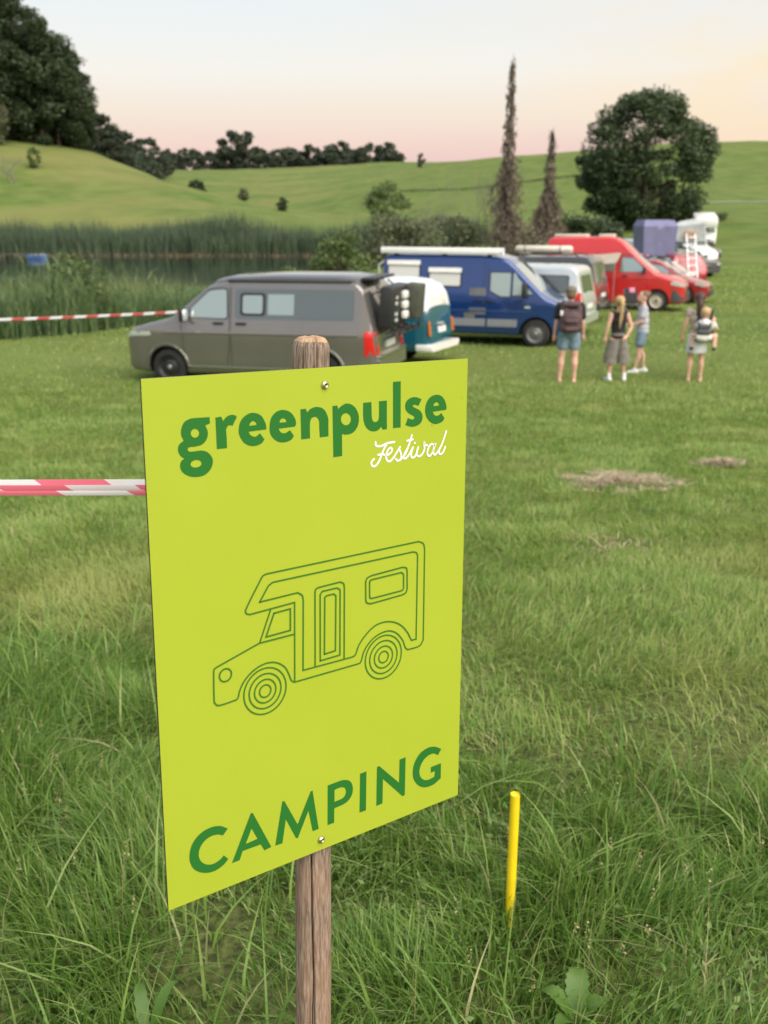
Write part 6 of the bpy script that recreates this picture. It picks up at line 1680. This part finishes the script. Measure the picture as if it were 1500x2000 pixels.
def hand(x, y, z, s, dirv, curl, side):
    """palm, four unequal fingers and a thumb leaving the side of the palm"""
    d = Vector(dirv).normalized(); f = Vector((0, 1, 0)) if abs(d.y) < .8 else Vector((0, 0, 1))
    w = d.cross(f).normalized(); f = w.cross(d).normalized()
    p = Vector((x, y, z)); ch = [([p, p + d * .045 * s, p + d * .085 * s], [.026 * s, .033 * s, .030 * s])]
    for k, L_ in enumerate((.068, .078, .073, .058)):
        o = (k - 1.5) * .019 * s; b = p + d * .085 * s + w * o
        m1 = b + (d * math.cos(curl * .5) + f * math.sin(curl * .5)) * L_ * .5 * s
        e = m1 + (d * math.cos(curl * 1.4) + f * math.sin(curl * 1.4)) * L_ * .5 * s
        ch.append(([b, m1, e], [.0095 * s, .0088 * s, .0075 * s]))
    tb = p + d * .03 * s - w * .026 * s * side
    ch.append(([tb, tb + (d * .6 - w * .6 * side + f * .4).normalized() * .035 * s, tb + (d * .9 - w * .35 * side + f * .5).normalized() * .062 * s], [.013 * s, .0105 * s, .008 * s]))
    return ch
def person(name, label, X, Y, rz, H, skin, arms, legs, build=1.0, face=False, head_turn=0., cat='person'):
    """facing +y; arms: [(elbow, wrist, hand direction, curl)] for x<0 and x>0; legs: knee/ankle offsets; lengths as share of H"""
    root = empty(name, (X, Y, z1(X, Y) - .012), rz, label, cat)
    h = H; b = build; ch = []; ba = []
    hipx, shx = .052 * h, .098 * h * b
    J = {}
    for sd, (kx_, ky_, ax_, ay_, toe) in zip((-1, 1), legs):
        hip = Vector((sd * hipx, 0, .50 * h)); kn = Vector((sd * hipx + kx_ * h, ky_ * h, .275 * h)); an = Vector((sd * hipx + ax_ * h, ay_ * h, .042 * h))
        cf = kn.lerp(an, .3) + Vector((0, -.012 * h, 0))
        ch.append(([hip, hip.lerp(kn, .5), kn, cf, kn.lerp(an, .7), an], [.052 * h * b, .045 * h * b, .032 * h * b, .033 * h * b, .022 * h * b, .020 * h]))
        t = Vector((math.sin(toe), math.cos(toe), 0))
        ch.append(([an - t * .025 * h - Vector((0, 0, .022 * h)), an + t * .03 * h - Vector((0, 0, .024 * h)), an + t * .09 * h - Vector((0, 0, .032 * h))], [.020 * h, .022 * h, .013 * h]))
        J['an%d' % sd] = an; J['kn%d' % sd] = kn; J['toe%d' % sd] = t
    ba.append(((0, -.008 * h, .525 * h), (.088 * h * b, .066 * h * b, .058 * h)))
    ba.append(((0, 0, .615 * h), (.072 * h * b, .052 * h * b, .07 * h)))
    ba.append(((0, .002 * h, .72 * h), (.090 * h * b, .060 * h * b, .085 * h)))
    ba.append(((0, -.004 * h, .79 * h), (.098 * h * b, .048 * h * b, .035 * h)))
    ch.append(([(0, -.006 * h, .80 * h), (0, .004 * h, .87 * h)], [.034 * h, .030 * h]))
    hd = Vector((0, .012 * h, .932 * h))
    ct, st = math.cos(head_turn), math.sin(head_turn)
    def hp(x, y, z):
        x, y, z = x * 1.12, y * 1.12, z * 1.12 + .004
        return (hd.x + (x * ct - y * st) * h, hd.y + (x * st + y * ct) * h, hd.z + z * h)
    ba.append((hp(0, -.004, .010), (.053 * h, .062 * h, .063 * h))); ba.append((hp(0, .014, -.022), (.040 * h, .045 * h, .047 * h)))
    ch.append(([hp(0, .052, .004), hp(0, .062, -.014)], [.006 * h, .0105 * h]))            # nose
    for sd in (-1, 1): ba.append((hp(sd * .047, -.004, -.006), (.009 * h, .013 * h, .018 * h)))   # ears
    ba.append((hp(0, .050, -.034), (.016 * h, .009 * h, .006 * h)))                            # lips
    for sd, (el, wr, hdv, curl) in zip((-1, 1), arms):
        sh_ = Vector((sd * shx, -.004 * h, .805 * h)); e = Vector(el) * h; w = Vector(wr) * h
        ch.append(([sh_, sh_.lerp(e, .5), e, e.lerp(w, .4), w], [.034 * h * b, .028 * h * b, .022 * h, .021 * h, .0145 * h]))
        ch += hand(w.x, w.y, w.z, h / 1.75, hdv, curl, sd)
    body = blob('body', ch, ba, skin, root, .0102 * h / 1.7, 3)
    for sd in (-1, 1):
        bm = bmesh.new(); sphere_bm(bm, hp(sd * .018, .0475, .004), (.0075 * h, .005 * h, .0055 * h), 2); e = from_bm('eye', bm, mat('eye white', (.75, .75, .73), .3), root, 180)
        bm = bmesh.new(); sphere_bm(bm, hp(sd * .018, .0515, .004), (.0035 * h, .002 * h, .0035 * h), 1); from_bm('iris', bm, mat('iris', (.03, .03, .04), .2), e, 180)
    J['hp'] = hp; J['h'] = h; J['root'] = root
    return root, J
ARM_DOWN = lambda s, o=.0, f=.0: ((s * (.135 + o), -.012, .645), (s * (.150 + o), .012 + f, .515), (0, .15, -1), .5)
def shoes(J, m, hi=.0):
    h = J['h']
    for sd in (-1, 1):
        an, t = J['an%d' % sd], J['toe%d' % sd]
        blob('shoe', [([an - t * .026 * h - Vector((0, 0, .022 * h)), an + t * .03 * h - Vector((0, 0, .024 * h)), an + t * .095 * h - Vector((0, 0, .030 * h))], [.027 * h, .027 * h, .019 * h]), ([an - Vector((0, 0, .02 * h)), an + Vector((0, 0, (.01 + hi) * h))], [.027 * h, .025 * h])], [], m, J['root'], .01)
def torso_top(J, m, name, sleeve, arms, hem=.52, b=1.0, loose=1.0):
    h = J['h']; ch = []; shx = .098 * h * b
    for sd, a_ in zip((-1, 1), arms):
        if sleeve:
            s_ = Vector((sd * shx, -.004 * h, .805 * h)); e = Vector(a_[0]) * h; q = s_.lerp(e, sleeve)
            ch.append(([s_, q], [.042 * h * b, .040 * h * b * loose]))
        else: ch.append(([Vector((sd * shx * .72, -.004 * h, .80 * h)), Vector((sd * shx * .95, -.004 * h, .812 * h))], [.036 * h * b, .032 * h * b]))
    ba = [((0, -.004 * h, (hem + .045) * h), (.094 * h * b * loose, .074 * h * b * loose, .06 * h)), ((0, -.002 * h, (hem + .095) * h), (.090 * h * b * loose, .071 * h * b * loose, .07 * h)), ((0, 0, .645 * h), (.092 * h * b * loose, .070 * h * b * loose, .09 * h)), ((0, 0, .72 * h), (.102 * h * b, .070 * h * b, .09 * h)), ((0, -.004 * h, .79 * h), (.104 * h * b, .056 * h * b, .040 * h))]
    return blob(name, ch, ba, m, J['root'], .011)
def shorts(J, m, name='shorts', to=.5, b=1.0, wide=1.0):
    h = J['h']; ch = []
    for sd in (-1, 1):
        hip = Vector((sd * .052 * h, 0, .50 * h)); kn = J['kn%d' % sd]; q = hip.lerp(kn, to)
        ch.append(([hip, q], [.062 * h * b, .058 * h * b * wide]))
    return blob(name, ch, [((0, -.008 * h, .53 * h), (.098 * h * b, .076 * h * b, .062 * h)), ((0, -.004 * h, .585 * h), (.086 * h * b, .064 * h * b, .03 * h))], m, J['root'], .011)
def straight(): return [(0, .004, -.012, -.012, -.15), (0, .004, .012, -.012, .15)]

# person with cap and rucksack
arms = [ARM_DOWN(-1, .004), ARM_DOWN(1, .0, .01)]
r, J = person('person', 'person in black t-shirt, denim shorts and grey cap seen from behind', 3.38, 18.5, R(-6), 1.72, M_skinA, arms, [(-.018, .004, -.030, -.010, -.2), (.016, .004, .020, -.012, .2)], 1.12)
torso_top(J, M_blackcloth, 't_shirt', .62, arms, b=1.14); shorts(J, M_denim, to=.46, b=1.14)
hp, h = J['hp'], J['h']
blob('hair', [], [(hp(0, -.022, -.005), (.051 * h, .047 * h, .056 * h))], M_hair_mid, r, .01)
cap = blob('cap', [], [(hp(0, -.004, .030), (.060 * h, .069 * h, .051 * h))], mat('khaki cap', (.15, .135, .10), .85, var=.15), r, .009)
bm = bmesh.new(); sphere_bm(bm, hp(-.02, .066, .030), (.042 * h, .045 * h, .006 * h), 3); from_bm('peak', bm, MATS['khaki cap'], cap, 180)
M_pack = mat('maroon rucksack cloth', (.085, .048, .055), .7, var=.25, vscale=9, bump=.3, bscale=40)
bp_ = empty('backpack', (3.38, 18.5, z1(3.38, 18.5)), R(-6), 'dark maroon rucksack worn on the back of the person in the cap', 'backpack')
blob('pack_body', [([(-.11, -.24, 1.02), (-.11, -.23, 1.36)], [.10, .085]), ([(.11, -.24, 1.02), (.11, -.23, 1.36)], [.10, .085]), ([(-.1, -.20, 1.42), (.1, -.20, 1.42)], [.07, .07])], [((0, -.25, 1.15), (.20, .12, .22))], M_pack, bp_, .012)
blob('front_pocket', [([(-.08, -.355, 1.00), (.08, -.355, 1.00)], [.05, .05]), ([(-.08, -.35, 1.14), (.08, -.35, 1.14)], [.045, .045])], [], M_pack, bp_, .012)
box('top_flap', (0, -.26, 1.44), (.30, .20, .06), M_pack, bp_, .025, Matrix.Rotation(R(10), 3, 'X'))
box('white_tag', (-.17, -.30, 1.28), (.06, .02, .09), M_plate, bp_, .01)
for sd in (-1, 1): tube('shoulder_strap', [(sd * .12, -.13, 1.42), (sd * .13, .02, 1.475), (sd * .13, .13, 1.36), (sd * .15, .10, 1.10), (sd * .17, -.12, 1.02)], .022, M_fabric_blk, bp_)

# woman with long blond ponytail
arms = [((-.138, -.02, .650), (-.160, -.005, .530), (0, .1, -1), .4), ((.150, -.03, .645), (.085, -.075, .545), (-.6, -.4, -.5), .6)]
r, J = person('person', 'person with long blond ponytail in black top and wide grey culottes', 4.33, 18.75, R(8), 1.54, M_skinA, arms, [(-.02, .01, -.035, -.01, -.25), (.022, .0, .045, -.03, .2)], .96)
torso_top(J, M_blackcloth, 'top', 0, arms, hem=.49, b=.98)
h = J['h']; hp = J['hp']
for sd in (-1, 1):
    k_ = J['kn%d' % sd]
    loft('culotte_leg', [((sd * .045 * h, 0, .50 * h), .066 * h, .088 * h), ((sd * .058 * h, 0, .40 * h), .076 * h, .088 * h), ((k_.x * 1.05, k_.y, .30 * h), .080 * h, .086 * h), ((k_.x * 1.1, k_.y, .215 * h), .084 * h, .088 * h)], M_greycloth, r, pleat=.05)
blob('waist', [], [((0, -.004 * h, .555 * h), (.090 * h, .070 * h, .075 * h))], M_greycloth, r, .011)
blob('hair', [([hp(0, -.05, .035), hp(0, -.085, -.01), hp(-.004, -.088, -.10), hp(-.01, -.082, -.20), hp(-.014, -.078, -.27)], [.022 * h, .026 * h, .024 * h, .019 * h, .006 * h])], [(hp(0, -.010, .020), (.060 * h, .068 * h, .059 * h))], M_hair_bl, r, .009)
shoes(J, M_shoe, .03)

# girl with hair in a bun, turned to the others
arms = [((-.125, .03, .650), (-.10, .130, .600), (.2, 1, .1), .5), ((.125, .02, .650), (.085, .13, .585), (-.1, 1, .1), .5)]
r, J = person('person', 'girl with hair in a bun in pale grey t-shirt and denim shorts', 5.05, 19.85, R(82), 1.57, M_skinC, arms, [(-.005, .03, -.01, .065, -.1), (.01, -.01, .02, -.06, .1)], .95, head_turn=.15)
torso_top(J, M_lilac, 't_shirt', .60, arms, hem=.475, b=1.0, loose=1.12); shorts(J, M_denim, to=.55, b=1.0, wide=1.1)
hp, h = J['hp'], J['h']
blob('hair', [], [(hp(0, -.016, .020), (.058 * h, .061 * h, .057 * h)), (hp(0, -.062, .040), (.026 * h, .026 * h, .026 * h))], M_hair_mid, r, .009)
shoes(J, M_shoe)

# woman with a toddler on her back
arms = [((-.142, -.005, .655), (-.162, .02, .528), (0, .15, -1), .4), ((.150, .03, .665), (.175, .13, .690), (.1, 1, .2), .7)]
wx, wy = 5.80, 18.75
r, J = person('person', 'woman with long brown hair in patterned top and pale skirt carrying a toddler', wx, wy, R(-14), 1.62, M_skinB, arms, [(-.006, .004, -.012, -.012, -.15), (.012, .004, .016, -.012, .15)], 1.0)
M_pattern = mat('patterned blouse', (.56, .50, .43), .85, c2=(.16, .12, .10), vscale=34)
torso_top(J, M_pattern, 'blouse', .22, arms, hem=.53, b=1.04)
hp, h = J['hp'], J['h']
loft('skirt', [((0, -.004 * h, .60 * h), .086 * h, .070 * h), ((0, -.006 * h, .53 * h), .104 * h, .084 * h), ((0, -.006 * h, .44 * h), .112 * h, .092 * h), ((0, -.004 * h, .345 * h), .122 * h, .102 * h)], mat('pale grey skirt', (.54, .57, .56), .9, var=.1, bump=.7, bscale=14), r, pleat=.03)
blob('hair', [([hp(0, -.03, .02), hp(0, -.055, -.05), hp(-.004, -.058, -.13), hp(-.008, -.056, -.185)], [.044 * h, .040 * h, .032 * h, .014 * h])], [(hp(0, -.008, .020), (.062 * h, .070 * h, .061 * h))], M_hair_br, r, .009)
# toddler sitting astride the carrier
tc_ = empty('toddler', (wx + .05, wy - .215, z1(wx, wy) + .80), R(-14), 'blond toddler sitting in the grey carrier on the woman', 'child')
tch = [([(0, 0, .06), (0, .0, .30)], [.085, .080]), ([(0, 0, .33), (0, 0, .40)], [.038, .036])]
for sd in (-1, 1):
    tch.append(([(sd * .07, .0, .05), (sd * .185, .10, .06), (sd * .195, .04, -.14)], [.055, .044, .030])); tch.append(([(sd * .195, .04, -.14), (sd * .20, .10, -.17)], [.028, .022]))
    tch.append(([(sd * .09, 0, .31), (sd * .15, .06, .20), (sd * .14, .16, .22)], [.034, .028, .022])); tch += hand(sd * .14, .165, .22, .55, (0, 1, .1), .5, sd)
blob('body', tch, [((-.005, .0, .485), (.082, .092, .098)), ((-.065, .06, .46), (.03, .03, .03)), ((0, .088, .475), (.012, .014, .012))], M_skinC, tc_, .008)
blob('hair', [], [((0, -.014, .505), (.088, .092, .090))], M_hair_lt, tc_, .009)
blob('shirt', [([(0, 0, .05), (0, 0, .30)], [.093, .088]), ([(-.09, 0, .31), (-.13, .04, .24)], [.045, .042]), ([(.09, 0, .31), (.13, .04, .24)], [.045, .042])], [], M_shoe, tc_, .01)
for sd in (-1, 1): blob('shoe', [([(sd * .195, .02, -.165), (sd * .205, .13, -.185)], [.038, .030])], [], M_sole, tc_, .01)
cg = empty('baby_carrier', (wx + .05, wy - .215, z1(wx, wy) + .80), R(-14), 'grey and white child carrier strapped round the woman', 'carrier')
M_carr = mat('grey carrier cloth', (.075, .085, .085), .85, var=.2)
blob('back_panel', [([(-.07, -.075, .24), (.07, -.075, .24)], [.05, .05]), ([(-.075, -.085, .14), (.075, -.085, .14)], [.055, .055])], [], M_carr, cg, .011)
blob('seat_panel', [([(-.09, -.075, .04), (.09, -.075, .04)], [.06, .06])], [((0, -.05, .02), (.13, .09, .06))], mat('white carrier cloth', (.60, .60, .56), .85, var=.08), cg, .011)
tube('waist_belt', [(.19 * math.cos(t), .185 + .17 * math.sin(t), -.02) for t in np.linspace(0, 2 * math.pi, 20)], .028, M_fabric_blk, cg)
for sd in (-1, 1): tube('shoulder_strap', [(sd * .10, -.05, .26), (sd * .12, .10, .52), (sd * .12, .26, .50), (sd * .14, .30, .25), (sd * .16, .10, .10)], .020, M_fabric_blk, cg)
# second small child held on her front
bc = empty('small_child', (wx + .24, wy + .20, z1(wx, wy) + .78), R(-40), 'small child in dark cap and white shirt held in front of the woman', 'child')
bch = [([(0, 0, .06), (0, 0, .30)], [.085, .08]), ([(0, 0, .32), (0, 0, .40)], [.036, .034])]
for sd in (-1, 1):
    bch.append(([(sd * .07, 0, .05), (sd * .12, .12, .05), (sd * .12, .12, -.14)], [.052, .042, .028])); bch.append(([(sd * .12, .12, -.14), (sd * .12, .18, -.16)], [.026, .022]))
    bch.append(([(sd * .09, 0, .30), (sd * .15, .05, .19), (sd * .12, .13, .17)], [.034, .027, .021])); bch += hand(sd * .12, .135, .17, .55, (0, 1, 0), .5, sd)
blob('body', bch, [((0, .0, .475), (.078, .088, .095)), ((0, .088, .465), (.012, .014, .012))], M_skinC, bc, .008)
blob('shirt', [([(0, 0, .05), (0, 0, .30)], [.094, .090]), ([(-.09, 0, .30), (-.13, .03, .23)], [.046, .043]), ([(.09, 0, .30), (.13, .03, .23)], [.046, .043])], [], M_shoe, bc, .01)
blob('cap', [], [((0, -.005, .515), (.086, .096, .072))], mat('dark cap cloth', (.03, .035, .04), .8), bc, .009)
